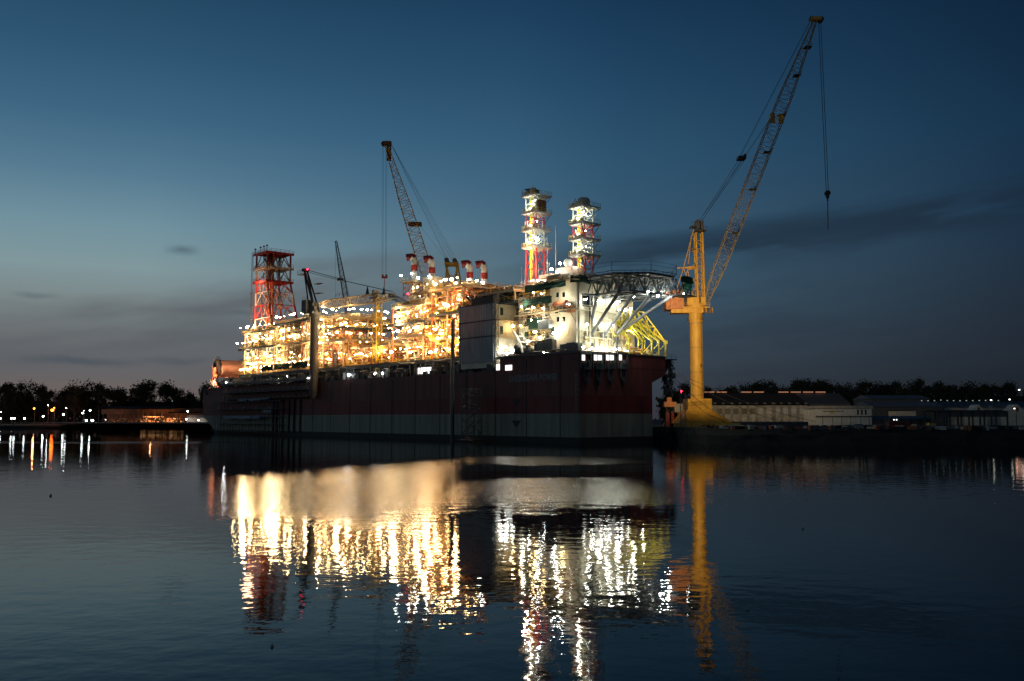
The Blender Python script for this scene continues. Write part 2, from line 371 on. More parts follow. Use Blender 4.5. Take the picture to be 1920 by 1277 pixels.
TR = [(1262,722,'just left of the yellow pillar'),(1274,712,'rounded one touching the yellow pillar on its left'),(1335,722,'low one just right of the yellow pillar'),(1360,722,'low one over the left end of the warehouse ridge'),(1385,718,'low one above the warehouse ridge left of the mound'),(1402,713,'left one of the rounded pair above the warehouse'),(1418,709,'tall one of the rounded pair above the warehouse'),(1437,709,'right one of the rounded pair above the warehouse'),(1458,719,'slender one right of the rounded pair'),(1474,721,'low one in the dip above the warehouse middle'),(1492,709,'left one of the flat topped group over the warehouse'),(1508,706,'tallest of the flat topped group over the warehouse'),(1528,707,'feathery one in the flat topped group'),(1547,709,'right end of the flat topped group'),(1566,715,'low one above the warehouse gable'),(1588,712,'round one just right of the warehouse gable'),(1614,707,'twin topped one above the white building'),(1638,713,'one with a straight right edge above the white building'),(1660,716,'low one left of the bare tree'),(1680,710,'thin bare looking one among the dark crowns'),(1702,709,'left shoulder of the tallest right tree'),(1727,702,'tallest round one on the right shore'),(1745,712,'right slope of the tallest right tree'),(1774,719,'small lone one in the gap of the treeline'),(1796,719,'left end of the long rounded crown'),(1816,711,'top of the long rounded crown'),(1838,713,'right half of the long rounded crown'),(1862,717,'one in the saddle near the right edge'),(1886,713,'pointed one near the right edge'),(1912,725,'small one at the right edge of the photo')]
for i, (px, top, d) in enumerate(TR):
    tree(px, top+R.uniform(-1,1), 445+R.uniform(-18,18), 3.9, i+2, 'dark tree behind the right shipyard, '+d, 'trees behind the right shipyard')
# undergrowth that closes the gaps under the crowns
def hedge(name, pts, h, n, lab):
    mb = MB()
    for i in range(n):
        k = R.random()*(len(pts)-1); j = int(k); k -= j; x = pts[j][0]*(1-k)+pts[j+1][0]*k; y = pts[j][1]*(1-k)+pts[j+1][1]*k
        p = Vector((x+R.uniform(-3,3), y+R.uniform(-6,6), pts[0][2]+R.random()**.7*h)); a, b = frame((R.gauss(0,1), R.gauss(0,1), R.gauss(0,1))); e = R.uniform(.6,1.3)
        mb.add([p-a*e-b*e*.6, p+a*e*.2-b*e, p+a*e+b*e*.5, p-a*e*.3+b*e], [(0,1,2,3)])
    tag(mb.build(name, K['leaf']), lab, 'undergrowth', kind='stuff')
hedge('undergrowth', [(-450,700,2.6),(-215,705,2.6)], 16, 16000, 'dense dark undergrowth between the trees of the far shore')
hedge('undergrowth', [(75,462,3.9),(300,462,3.9)], 13, 16000, 'dense dark undergrowth between the trees behind the right shipyard')

# ================================================================== THE SHIP
ship = empty('production_ship', (A0[0], A0[1], 0), math.atan2(U[1], U[0]))
tag(ship, 'huge floodlit oil production ship with red hull and grey waterline band, moored in the middle', 'ship')
SE = 239.0
def spart(mb, name, m, parent=ship, label=None): return mb.build(name, m, parent, label)

# hull
mb = MB()
low = lambda s0: [(s0,0),(SE,0),(SE,27.6),(SE-1.4,29),(s0,29)]
def loft(mb, a, za, b, zb, m=0):
    n = len(a); mb.add([(x,y,za) for x,y in a]+[(x,y,zb) for x,y in b], [(i,(i+1)%n,n+(i+1)%n,n+i) for i in range(n)], m)
loft(mb, low(2.0), 7.6, low(1.2), 12.2, 1)           # deep red strake
loft(mb, low(1.2), 12.2, low(1.0), 16.0, 0)
up = [(1.0,0),(SE,0),(SE,33.2),(SE-1.5,34.6),(1.0,34.6)]
loft(mb, [(1.0,0),(SE,0),(SE,27.6),(SE-1.4,29),(1.0,29)], 16.0, up, 18.2, 0)
loft(mb, up, 18.2, up, 19.6, 0)
mb.add([(x,y,19.6) for x,y in up], [(0,1,2,3,4)], 0)
hull = spart(mb, 'hull', [K['hull_red'], K['hull_dark']])
mb = MB()
mb.add([(x,y,0) for x,y in []], [])
loft(mb, low(14.0), 1.6, low(2.0), 7.6, 0); loft(mb, low(15.5), -1.5, low(14.0), 1.6, 1)
spart(mb, 'waterline_band', [K['boot'], K['fouling']], hull)
mb = MB()   # raised bow bulwark block
fo = [(208,.02),(SE+.05,.02),(SE+.05,33.3),(SE-1.5,34.7),(208,34.7)]
mb.prism(fo, 19.62, 23.4, 0)
mb.bb((206,-.25,22.9),(SE+.2,.3,23.3),1); mb.bb((SE,-.2,23.0),(SE+.35,33,23.3),1)
spart(mb, 'raised_forecastle', [K['hull_red'], K['dgrey']], hull)
# vertical weld seams and fender strips
for s in list(range(24,236,13)):
    mb = MB(); mb.bb((s-.12,-.06,1.2),(s+.12,.01,19.0 if s<206 else 22)); spart(mb, 'rubbing_strip', K['fouling'], hull)
for s in (71,74,79,84,88,93): mb = MB(); mb.bb((s-.35,-.5,1.0),(s+.35,.0,13.5)); spart(mb, 'fender', K['fouling'], hull)
# ship's name
zlo = onw(1000, 714, 0)[1]; zhi = onw(1000, 701.5, 0)[1]
for word, pa, pb in (('ENERGEAN', 955, 1007), ('POWER', 1012, 1045)):
    cu = bpy.data.curves.new('lettering', 'FONT'); cu.body = word; cu.size = 1; cu.extrude = .01; cu.space_character = 1.12; cu.offset = .024
    to = bpy.data.objects.new('lettering_source', cu); COL.objects.link(to); bpy.context.view_layer.update()
    me = bpy.data.meshes.new_from_object(to); bpy.data.objects.remove(to)
    s0 = onw(pa, 706, 0)[0]; s1 = onw(pb, 706, 0)[0]
    xs = [v.co.x for v in me.vertices]; ysv = [v.co.y for v in me.vertices]
    o = bpy.data.objects.new('name_lettering', me); COL.objects.link(o); o.parent = hull; me.materials.append(K['grey'])
    k = (s1-s0)/(max(xs)-min(xs)); o.scale = (k, (zhi-zlo)/(max(ysv)-min(ysv)), 1); o.rotation_euler = (rad(90),0,0); o.location = (s0-min(xs)*k, -.03, zlo)
    o['label'] = 'faded grey lettering reading '+word
# tug push marks (dark winged triangles) and draught marks
for px, py in ((968,754),(968,795)):
    s, z = onw(px, py, 0); mb = MB()
    def tri(pts): mb.add([(s+a, -.05, z+b) for a,b in pts]+[(s+a, .0, z+b) for a,b in pts], [tuple(range(len(pts)))[::-1]]+[(i,(i+1)%len(pts),len(pts)+(i+1)%len(pts),len(pts)+i) for i in range(len(pts))])
    tri([(-1.5,.9),(1.5,.9),(1.5,.5),(0,-1.0),(-1.5,.5)]); tri([(-1.5,.9),(-2.1,1.1),(-1.5,.45)]); tri([(1.5,.9),(1.5,.45),(2.1,1.1)])
    spart(mb, 'tug_mark', K['black'], hull)
mb = MB()
for i in range(26): mb.bb((SE-1.4,-.04,1.6+i*.62),(SE-1.0+(.25 if i%2 else 0),0,1.9+i*.62))
spart(mb, 'draught_marks', K['boot'], hull)
# fairleads with chains on the square end
for k, px in enumerate((1097,1119.5,1142,1166)):
    w, zt = ons(px, 662, SE); e = empty('chain_fairlead', (0,0,0), 0, ship); zb = ons(px, 717, SE)[1]
    mb = MB(); x = SE+.06
    mb.bb((x,w-2.0,zt-4.2),(x+.4,w-1.6,zt-.2)); mb.bb((x,w+1.6,zt-4.2),(x+.4,w+2.0,zt-.2)); mb.bb((x,w-2,zt-.3),(x+.4,w+2,zt+.2))
    mb.box((x+.5,w,zt-3.4),(1.0,2.2,1.6)); mb.bar((x+.8,w,zt-3.0),(x+.8,w,zt-1.9),.55,8)
    mb.bb((x,w-.9,zb+1.2),(x+.5,w-.55,zt-4)); mb.bb((x,w+.55,zb+1.2),(x+.5,w+.9,zt-4)); mb.box((x+.4,w+.1,zb+.8),(.7,1.5,1.0)); mb.box((x+.4,w+.3,zb-.1),(.5,.8,.9))
    spart(mb, 'fairlead_frame', K['dgrey'], e)
    mb = MB(); mb.bb((x-.02,w-1.55,zt-1.9),(x+.1,w-.2,zt-.5)); 
    if k in (1,2): mb.bb((x-.02,w+.2,zt-1.9),(x+.1,w+1.5,zt-.5))
    spart(mb, 'lit_opening', K['lwin'], e)
    mb = MB(); z = zt-4.0
    while z > zb+1: mb.box((x+.35,w,z),(.25,.42,.34)); mb.box((x+.35,w,z-.32),(.42,.2,.34)); z -= .64
    spart(mb, 'anchor_chain', K['dgrey'], e)

# ------------------------------------------------------------ generic topside pieces
TOPM = [K['steelb'], K['silver'], K['rust'], K['orange'], K['white'], K['dgrey'], K['yellow'], K['green'], K['cream']]
def clutter(mb, a, b, n, warm=.5, r0=.08, r1=.28, rnd=R):
    (x0,y0,z0), (x1,y1,z1) = a, b
    def pick(): return rnd.choice((2,3,2,3,0,6)) if rnd.random() < warm*.6 else rnd.choice((0,1,4,0,6,8,5))
    for _ in range(n):
        ax = rnd.random(); p = [rnd.uniform(x0,x1), rnd.uniform(y0,y1), rnd.uniform(z0+.3,z1-.3)]; q = list(p); r = rnd.uniform(r0,r1)
        if ax < .42: q[0] = rnd.uniform(x0,x1)
        elif ax < .6: q[1] = rnd.uniform(y0,y1)
        elif ax < .92: q[2] = rnd.uniform(z0,z1)
        else: q = [min(x1,max(x0,p[0]+rnd.uniform(-4,4))), p[1], rnd.uniform(z0,z1)]
        m = pick(); mb.bar(p, q, r, 5, m)
        if rnd.random() < .3: mb.bar((q[0]-.25,q[1],q[2]),(q[0]+.25,q[1],q[2]), r*1.8, 6, m)
    for _ in range(max(1, n//16)):
        p = (rnd.uniform(x0+1,x1-1), rnd.uniform(y0+.5,y1-.5), z0)
        t = rnd.random()
        if t < .4: mb.box((p[0],p[1],z0+.9),(rnd.uniform(1,3),rnd.uniform(1,2),rnd.uniform(1.2,2.4)), pick())
        elif t < .7 and z1-z0 > 4: mb.vessel((p[0],p[1],z0+.6),(p[0],p[1],min(z1-.6,z0+rnd.uniform(3,6))), rnd.uniform(.5,1.1), pick())
        elif x1-x0 > 7: x = rnd.uniform(x0+1.2,x1-6); mb.vessel((x,p[1],z0+1.4),(x+rnd.uniform(3,4.8),p[1],z0+1.4), rnd.uniform(.6,1.1), pick())
def module(label, s0, s1, w0, w1, levels, bays=None, warm=.5, dens=1.0, rail_top=True):
    """levels: list of (z, s0, s1) deck plates bottom to top"""
    e = empty('process_module', (0,0,0), 0, ship); e['label'] = label
    L0 = levels[0][0]; bays = bays or max(2, round((s1-s0)/8))
    for i, (z, a, b) in enumerate(levels):
        mb = MB(); mb.bb((a,w0-.6,z-.22),(b,w1+.4,z-.02), 0)
        mb.bb((a,w0-.75,z-.62),(b,w0-.45,z+.1),0); mb.bb((b-.02,w0-.7,z-.62),(b+.28,w1+.4,z+.1),0)
        x = a+.5
        while x < b: mb.bb((x-.12,w0-.4,z-.55),(x+.12,w1,z-.23),0); x += 2.2
        spart(mb, 'deck', K['steelb'] if i % 2 else K['dgrey'], e)
        mb = MB(); mb.rail([(a,w1,z),(a,w0-.6,z),(b+.1,w0-.6,z),(b+.1,w1,z)], r=.05)
        spart(mb, 'handrail', K['yellow'], e)
    top = levels[-1][0]
    cols = [(s0+(s1-s0)*i/bays, w) for i in range(bays+1) for w in (w0, w1)]+[(s1, (w0+w1)/2)]
    for (cs, w) in cols:
        zt = max(z for z, a, b in levels if a-.6 <= cs <= b+.6)
        if zt <= L0: continue
        mb = MB(); mb.bb((cs-.22,w-.22,L0),(cs+.22,w+.22,zt-.6)); spart(mb, 'column', K['steelb'] if (int(cs)+int(w)) % 3 else K['rust'], e)
    mb = MB()
    for (za, *_), (zb, a, b) in zip(levels, levels[1:]):
        for i in range(bays):
            x0 = s0+(s1-s0)*i/bays; x1 = s0+(s1-s0)*(i+1)/bays
            if x1 > b+1 or x0 < a-1: continue
            if i % 2: mb.bar((x0,w0,za),((x0+x1)/2,w0,zb-.5),.13); mb.bar(((x0+x1)/2,w0,zb-.5),(x1,w0,za),.13)
            else: mb.bar((x0,w0,zb-.5),(x1,w0,za),.14)
        m = (w0+w1)/2; mb.bar((s1,w0,za),(s1,m,zb-.5),.14); mb.bar((s1,m,zb-.5),(s1,w1,za),.14)
    spart(mb, 'bracing', K['rust'] if warm > .5 else K['steelb'], e)
    mb = MB()
    for (za, a0, b0), (zb, a, b) in zip(levels, levels[1:]):
        a, b = max(a, a0), min(b, b0)
        clutter(mb, (a+.3,w0+.3,za), (b-.2,w0+6,zb-.5), int((b-a)*(zb-za)*1.1*dens), warm)
        clutter(mb, (a+.3,w0+6,za), (b-.2,w1-.3,zb-.5), int((b-a)*(zb-za)*.45*dens), warm)
        clutter(mb, (b-2.2,w0+.2,za), (b-.1,w1-.3,zb-.5), int((w1-w0)*(zb-za)*.45*dens), warm)
    zt, a, b = levels[-1]
    clutter(mb, (a+.5,w0+.5,zt), (b-.5,w1-.5,zt+1.9), int((b-a)*3.2*dens), warm*.6, .06, .2)
    spart(mb, 'pipework', TOPM, e)
    return e
def stairs(e, p, q, m=K['yellow'], w=1.0):
    p, q = Vector(p), Vector(q); mb = MB(); side = Vector((0,w,0))
    for o in (Vector(), side):
        mb.bar(p+o, q+o, .16, 4); mb.bar(p+o+Vector((0,0,1.1)), q+o+Vector((0,0,1.1)), .05, 4)
    n = int(abs(q.z-p.z)/.3)
    for i in range(n):
        c = p.lerp(q, i/n)+side/2; mb.box(c, (.35,w,.06))
        if i % 4 == 0: mb.bar(c-side/2, c-side/2+Vector((0,0,1.1)), .04)
    return spart(mb, 'stairway', m, e)
def net(e, pts, z0, z1, m=K['green']):
    mb = MB(); n = 0; rows = 4
    P = []
    for a, b in zip(pts, pts[1:]):
        k = max(1, int(math.dist(a, b)/1.2))
        P += [(a[0]+(b[0]-a[0])*i/k, a[1]+(b[1]-a[1])*i/k) for i in range(k)]
    P.append(pts[-1]); n = len(P)
    vs = [(x+R.uniform(-.12,.12), y-.15+R.uniform(-.15,.15), z0+(z1-z0)*j/rows+(R.uniform(-.25,.25) if j in (0,rows) else 0)) for j in range(rows+1) for x, y in P]
    vs += [(x, y+.12, z) for x, y, z in vs]; o = len(vs)//2
    fs = [(j*n+i, j*n+i+1, (j+1)*n+i+1, (j+1)*n+i) for j in range(rows) for i in range(n-1)]
    fs += [tuple(o+i for i in reversed(f)) for f in fs]
    mb.add(vs, fs); return spart(mb, 'netting', m, e)

# lamps are collected and made into parts at the end
LAMPS = []
def lamp(s, w, z, kind='lw', r=.42, pole=1.6, prio=0): LAMPS.append((prio+R.random()*.5, s, w, z, kind, r, pole))
def lamps(s0, s1, w, z, n, kind='lw', jz=.5, jw=.6, prio=0, r=.42, pole=1.6):
    for i in range(n):
        k = kind if isinstance(kind, str) else R.choice(kind)
        lamp(s0+(s1-s0)*(i+.5+R.uniform(-.4,.4))/n, w+R.uniform(-jw,jw), z+R.uniform(-jz,jz), k, r*R.choice((.3,.4,.55,.7,.85,1.4)), pole, prio)
def lampsw(s, w0, w1, z, n, kind='lw', **kw):
    for i in range(n):
        k = kind if isinstance(kind, str) else R.choice(kind)
        lamp(s+R.uniform(-.4,.4), w0+(w1-w0)*(i+.5+R.uniform(-.4,.4))/n, z+R.uniform(-.4,.4), k, **kw)

# ------------------------------------------------------------ process modules
mA = module('left hand process module with two lit open decks', 40, 67, 1.5, 21, [(24.4,36,68),(29.4,38,50),(35.2,35,68),(41.8,38,69)], 4, .15, 1.1)
net(mA, [(58,.6),(68,.6)], 25.2, 27.2)
mA2 = module('process module behind the grey crane pedestal, green netting at its foot', 69, 96.5, 1.5, 21, [(24.4,68,97),(35.2,68,97),(43.3,67,97)], 4, .45, 1.1)
net(mA2, [(69,.6),(82,.6)], 25.2, 27.4); net(mA2, [(84,.6),(96,.6)], 25.2, 27.4)
mB = module('process module right of the grey pedestal with diagonal stairway', 98.5, 119.5, 2, 22, [(24.4,98,150),(34.1,98,122),(38.6,109,120),(42.5,104,120)], 3, .65, 1.2)
stairs(mB, (107,1.0,42.3), (114,1.0,38.6)); stairs(mB, (115,1.0,38.4), (131,1.0,30.2), K['orange']); stairs(mB, (131,1,30.0), (141,1,24.6), K['orange'])
mBb = module('low equipment deck between two process modules', 122, 148, 3, 20, [(24.4,122,149),(31.0,124,148)], 3, .85, 1.1)
mC = module('tall middle process module under the left pair of exhaust stacks', 151, 168, 2, 22, [(24.4,150,170),(32.5,155,170),(36.8,146,170),(42.4,151,170)], 2, .6, 1.2)
stairs(mC, (170,1.2,32.5), (178,1.2,28.4)); stairs(mC, (178.5,1.2,28.2), (185,1.2,24.6)); 
mC2 = module('upper casing module carrying the left exhaust stacks', 150, 167, 9, 24, [(42.4,150,167),(47.6,152,166)], 2, .15, .6)
mD = module('tall rusty process module beside the grey cladding', 171.5, 187, 3, 20, [(24.4,171,189),(31,171,188),(38.3,171,188),(46.2,170.5,187.5)], 2, .85, 1.1)
mD2 = module('upper platform module carrying the right exhaust stacks', 172, 190, 14, 26, [(42.2,172,190),(46.2,172,190)], 2, .2, .5)
mE = module('dark pipe deck above the grey cladding building', 190, 212, 2, 18, [(38.9,189.8,212),(42.0,196,212)], 3, .1, .9)

# main deck piping gap, dark against the work lights behind it
mb = MB(); r2 = random.Random(5)
def dark(s0, s1, n):
    for _ in range(n):
        s = r2.uniform(s0,s1); w = r2.uniform(.3,4.5); z = 19.7; h = r2.uniform(.8,4.4); t = r2.random()
        if t < .4: mb.bar((s,w,z),(s+r2.uniform(-.8,.8),w,z+h), r2.uniform(.06,.22), 5)
        elif t < .7: zz = z+h; mb.bar((s,w,zz),(s+r2.uniform(1.5,7),w,zz+r2.uniform(-.2,.2)), r2.uniform(.06,.2), 5)
        elif t < .85: mb.box((s,w,z+h*.3),(r2.uniform(.5,2.2),1.2,h*.6))
        else: mb.bar((s,w,z+h),(s+r2.uniform(-2,2),w,z), .08, 4)
dark(20, 207, 1500)
spart(mb, 'deck_piping', K['dgrey'])
mb = MB()
for s in range(38, 206, 6): mb.bb((s-.3,1.2,19.6),(s+.3,1.8,23.9)); mb.bb((s-.3,12,19.6),(s+.3,12.6,23.9))
mb.bb((36,.9,23.3),(206,1.4,23.9)); mb.bb((36,9,19.6),(206,9.2,21.4))
spart(mb, 'module_supports', K['dgrey'])
s, z = onw(785, 690, 1.0); s_b, z_b = onw(808, 700, 1.0); mb = MB(); mb.bb((s,.7,z_b),(s_b,1.1,z)); spart(mb, 'lit_cabin', K['lwin'])
s, z = onw(948, 685, 0); s_b, z_b = onw(960, 694, 0); mb = MB(); mb.bb((s,-.12,z_b),(s_b,.0,z)); spart(mb, 'lit_port', K['lwin'])
s, z = onw(931, 683, 0); s_b, z_b = onw(937, 694, 0); mb = MB(); mb.bb((s,-.12,z_b),(s_b,.0,z)); spart(mb, 'lit_port', K['lwin'])

# left gallery over the hull side, with scaffolding and tarpaulins below
g = empty('side_gallery', (0,0,0), 0, ship)
mb = MB(); gs0 = onw(415,712,-3)[0]; gs1 = onw(578,700,-3)[0]
mb.bb((gs0,-3.2,20.2),(gs1,0,20.5)); mb.bb((gs0,-3.3,20.1),(gs1,-3.1,20.8)); mb.bb((gs0,-3.1,16.8),(gs1,0,17.0)); mb.bb((gs0,-2.9,14.2),(gs1,-.02,14.4))
x = gs0
while x < gs1: mb.bar((x,-3.1,20.2),(x,-3.1,14.2),.1); mb.bar((x,-3.1,17),(x,0,14.3),.09); x += 4.2
spart(mb, 'gallery_deck', K['dgrey'], g)
mb = MB(); mb.rail([(gs0,-3.2,20.5),(gs1,-3.2,20.5)], r=.06); mb.rail([(gs0,-3.0,17),(gs1,-3.0,17)], r=.04, step=3); spart(mb, 'handrail', K['grey'], g)
mb = MB(); ss0 = onw(398,775,-2.5)[0]; ss1 = onw(525,775,-2.5)[0]
for z in (1.2,4.2,7.2,10.2,13.2):
    for w in (-2.6,-.8): mb.bar((ss0,w,z),(ss1,w,z),.07)
    mb.bb((ss0,-2.6,z-.1),(ss1*(.9 if z<4 else 1),-.8,z-.04))
x = ss0
while x < ss1:
    for w in (-2.6,-.8): mb.bar((x,w,.4),(x,w,14.2),.07)
    mb.bar((x,-2.6,1.2),(x+3,-2.6,7.2),.05); mb.bar((x,-2.6,13.2),(x+3,-2.6,7.2),.05); x += 3.0
spart(mb, 'scaffolding', K['dgrey'], g)
for (xa, xb, ya, yb) in ((445,500,745,753),(488,505,744,750),(418,470,779,787),(472,486,778,787),(492,508,768,775)):
    a = onw(xa, yb, -2.8); b = onw(xb, ya, -2.8); mb = MB(); n = 14; vs = []
    for i in range(n+1):
        x = a[0]+(b[0]-a[0])*i/n; sag = R.uniform(0,.7); vs += [(x,-2.8+R.uniform(-.2,.2),a[1]+sag),(x,-2.75+R.uniform(-.1,.1),b[1]-R.uniform(0,.4))]
    vs += [(x,y+.06,z) for x,y,z in vs]; o = 2*(n+1)
    mb.add(vs, [(2*i,2*i+2,2*i+3,2*i+1) for i in range(n)]+[(o+2*i,o+2*i+1,o+2*i+3,o+2*i+2) for i in range(n)]); spart(mb, 'tarpaulin', K['tarp'], g)
for px in (410,434,457,481,506):
    s, z = onw(px, 765.5, -.3); mb = MB(); mb.box((s,-.2,z),(2.0,.3,1.5)); spart(mb, 'hull_window_cover', K['boot'], g)
mb = MB()
for i in range(260):
    s = R.uniform(1,30); z = 19.6+R.random()*3.2 if s > 8 else R.uniform(16.4,22); w = R.uniform(-.8,1.5)
    mb.bar((s,w,z),(s+R.uniform(-3,3),w,z+R.uniform(-1.6,1.6)),R.uniform(.06,.25),4)
spart(mb, 'stern_gear', K['black'], g)

# hose reel on the stern deck
hr = empty('hose_reel', (0,0,0), 0, ship, )
hr['label'] = 'large salmon drum with dark spoked wheel on the stern'
s, z = onw(405, 691, 3); dz = 4.6
mb = MB(); mb.bar((s,4,z),(s,14.5,z),3.9,28); spart(mb, 'drum', K['drum'], hr)
mb = MB()
for w, rr in ((3.4,5.3),(14.8,4.6)):
    pts = [(s+rr*math.cos(t*math.pi/16),w,z+rr*math.sin(t*math.pi/16)) for t in range(33)]; mb.path(pts,.13,5)
spart(mb, 'rim', K['dgrey'], hr)
mb = MB(); mb.bar((s,3.3,z),(s,3.45,z),4.3,28)
for t in range(16): mb.bar((s,3.2,z),(s+5.3*math.cos(t*math.pi/8),3.2,z+5.3*math.sin(t*math.pi/8)),.09,4)
spart(mb, 'spoked_wheel', K['black'], hr)
mb = MB()
for w in (2.2,16):
    for d in (-2.2,2.2): mb.bar((s+d,w,19.6),(s,w,z+.3),.3,4)
    mb.bb((s-1,w-.3,z-2.4),(s+1,w+.3,z+.4))
mb.bb((s-5,1,21.0),(s+16,17,21.6)); mb.box((s+1.5,2.2,z-3.4),(.9,.9,2),1)
for x in (-4,1,6,11,15): mb.bb((s+x-.3,1.2,19.6),(s+x+.3,1.8,21))
spart(mb, 'reel_stand', [K['rust'],K['rust']], hr)

# ------------------------------------------------------------ flare tower
ft = empty('flare_tower', (0,0,0), 0, ship); ft['label'] = 'red and white banded lattice tower at the stern'
fs, fw = onw(512, 600, 12)[0]-5.3, 6.5
a = 10.4
zf = lambda y: onw(500, y, 11)[1]
ZT, Z1, Z2, Z3, Z4, Z5, ZB = zf(480), zf(507), zf(532), zf(552), zf(576), zf(600), 41.8
def leg(i, z):      # corners spread to the bow side below the box
    k = max(0, (Z2-z)/(Z2-Z5)); k = min(k, 1.6)
    x = (fs, fs+a, fs+a, fs)[i]; y = (fw, fw, fw+a, fw+a)[i]
    if i in (1,2): x += 3.8*k
    if i in (2,3): y += 1.5*k
    return Vector((x, y, z))
segs = [(ZB,Z5,'salmon'),(Z5,Z4,'red'),(Z4,Z3,'salmon'),(Z3,Z2,'red'),(Z2,Z1,'salmon'),(Z1,ZT,'red')]
for (za, zb, cn) in segs:
    lm = MB(); bm = MB()
    for i in range(4): lm = MB(); lm.bar(leg(i,za), leg(i,zb), .42, 8); spart(lm, 'leg_section', K[cn], ft)
    for i in range(4):
        j = (i+1) % 4; mid = (leg(i,zb)+leg(j,zb))/2
        bm.bar(leg(i,zb), leg(j,zb), .2); bm.bar(leg(i,za), mid, .2); bm.bar(mid, leg(j,za), .2)
    q = MB()
    spart(bm, 'tower_bracing', K[cn], ft)
for i, z in enumerate((Z2, Z1, ZT)):
    mb = MB(); mb.bb((fs-1,fw-1,z-.3),(fs+a+1,fw+a+1,z)); mb.bb((fs-1,fw-1.2,z-.8),(fs+a+1,fw-.9,z+.2)); mb.bb((fs+a+.9,fw-1.1,z-.8),(fs+a+1.2,fw+a+1,z+.2))
    mb.rail([(fs-1,fw+a+1,z),(fs-1,fw-1,z),(fs+a+1,fw-1,z),(fs+a+1,fw+a+1,z)],1.3,0,.07)
    spart(mb, 'platform', K[('red','salmon','red')[i]], ft)
mb = MB()
for _ in range(70):
    x = R.uniform(fs+1,fs+a-1); y = R.uniform(fw+1,fw+a-1); z = R.uniform(Z5,ZT-2); mb.bar((x,y,z),(x+R.uniform(-2,2),y+R.uniform(-2,2),min(ZT,z+R.uniform(1,7))),R.uniform(.08,.28),5, R.randrange(3))
for x in (3,5,7.5): mb.bar((fs+x,fw+4,ZB),(fs+x,fw+4,ZT),.5,8,0)
for x in (0,a+.9,):
    mb.bar((fs-1.1+x*.0,fw-1,Z5),(fs-1.1,fw-1,ZT),.07)
spart(mb, 'flare_pipes', [K['rust'],K['dgrey'],K['salmon']], ft)
mb = MB()
for z in [Z5+i*(ZT-Z5)/60 for i in range(60)]: mb.bar((fs-1.5,fw-1.5,z),(fs-.9,fw-1.5,z),.05)
for x in (-1.5,-.9): mb.bar((fs+x,fw-1.5,Z5-2),(fs+x,fw-1.5,ZT+1),.07)
for z in (Z4,Z3,Z5): mb.bb((fs-2,fw-2,z-.1),(fs,fw,z))
for x,y in ((-.5,-.5),(a+.8,-.8),(a/2,-.8),(a*.8,-.8)): mb.bar((fs+x,fw+y,ZT),(fs+x,fw+y,ZT+2.2),.09); mb.box((fs+x,fw+y,ZT+2.3),(.8,.5,.6))
spart(mb, 'ladder', K['dgrey'], ft)

# ------------------------------------------------------------ exhaust stacks
def stack(px, ytop, w, zbase, lit, lab):
    s, z = onw(px, ytop+12, w); r = 1.05; e = empty('exhaust_stack', (0,0,0), 0, ship); e['label'] = lab
    mb = MB(); mb.lathe((s,w,0), [(r*1.9,zbase),(r*1.85,zbase+2.2),(r,zbase+5),(r,z)], 20)
    d = Vector((-.65,-.76,0)); top = Vector((s,w,z))
    spart(mb, 'stack_pipe', K['white'], e)
    mb = MB(); mb.bar((s,w,z-3.2),(s,w,z-1.2),r+.05,20); spart(mb, 'band', K['red'], e)
    mb = MB(); a, b = top, top+Vector((0,0,.8))
    mb.bar(a,b,r,20,caps=False); c = b+d*1.2+Vector((0,0,1.0)); f = c+d*1.5+Vector((0,0,-.35)); mb.bar(b-Vector((0,0,.3)),c,r,20); 
    spart(mb, 'stack_elbow', K['white'], e)
    mb = MB(); mb.bar(c-d*.3,f,r*1.08,20,r2=r*1.15); mb.bar(b+Vector((0,0,.5)),c+Vector((0,0,.35)),r*.98,20); spart(mb, 'hood', K['dred'], e)
    mb = MB()
    for i in range(4): 
        x = s+(2.6 if i % 2 else -2.6); y = w+(2.6 if i//2 else -2.6); mb.bar((x,y,zbase),(x,y,z-7),.16)
    for k in range(3):
        za = zbase+(z-7-zbase)*k/3; zb = zbase+(z-7-zbase)*(k+1)/3
        for (p, q) in (((-2.6,-2.6),(2.6,-2.6)),((2.6,-2.6),(2.6,2.6)),((-2.6,2.6),(-2.6,-2.6))):
            mb.bar((s+p[0],w+p[1],zb),(s+q[0],w+q[1],zb),.1); mb.bar((s+p[0],w+p[1],za),(s+q[0],w+q[1],zb),.09)
    spart(mb, 'stack_frame', K['rust'], e)
    mb = MB(); mb.bb((s-3.4,w-3.4,z-7.3),(s+3.4,w+3.4,z-7)); mb.rail([(s-3.4,w+3.4,z-7),(s-3.4,w-3.4,z-7),(s+3.4,w-3.4,z-7),(s+3.4,w+3.4,z-7)],1.2,0,.06); spart(mb, 'stack_platform', K['steelb'], e)
    lamp(s-3.2, w-3.3, z-4.6, 'lc', .5, 2.4, 5); lamp(s+3.2, w-3.3, z-4.8, 'lc', .42, 2.4, 5); lamp(s+2.4, w-2.2, z-9.5, 'lw', .35, .5, 3)
    return e
stack(777, 479, 13, 46, 1, 'leftmost of the four exhaust stacks, white with red band and hood')
stack(810, 483, 13, 46, 1, 'second exhaust stack from the left, beside the crane boom')
stack(881, 492, 18, 46.5, 1, 'third exhaust stack from the left, right of the orange crane frame')
stack(908, 493, 20, 44, 1, 'rightmost of the four exhaust stacks')
mb = MB(); s, z = onw(807, 520, 11); mb.bb((s-2.6,10,44),(s+2.6,14,z)); spart(mb, 'intake_casing', K['cream'])

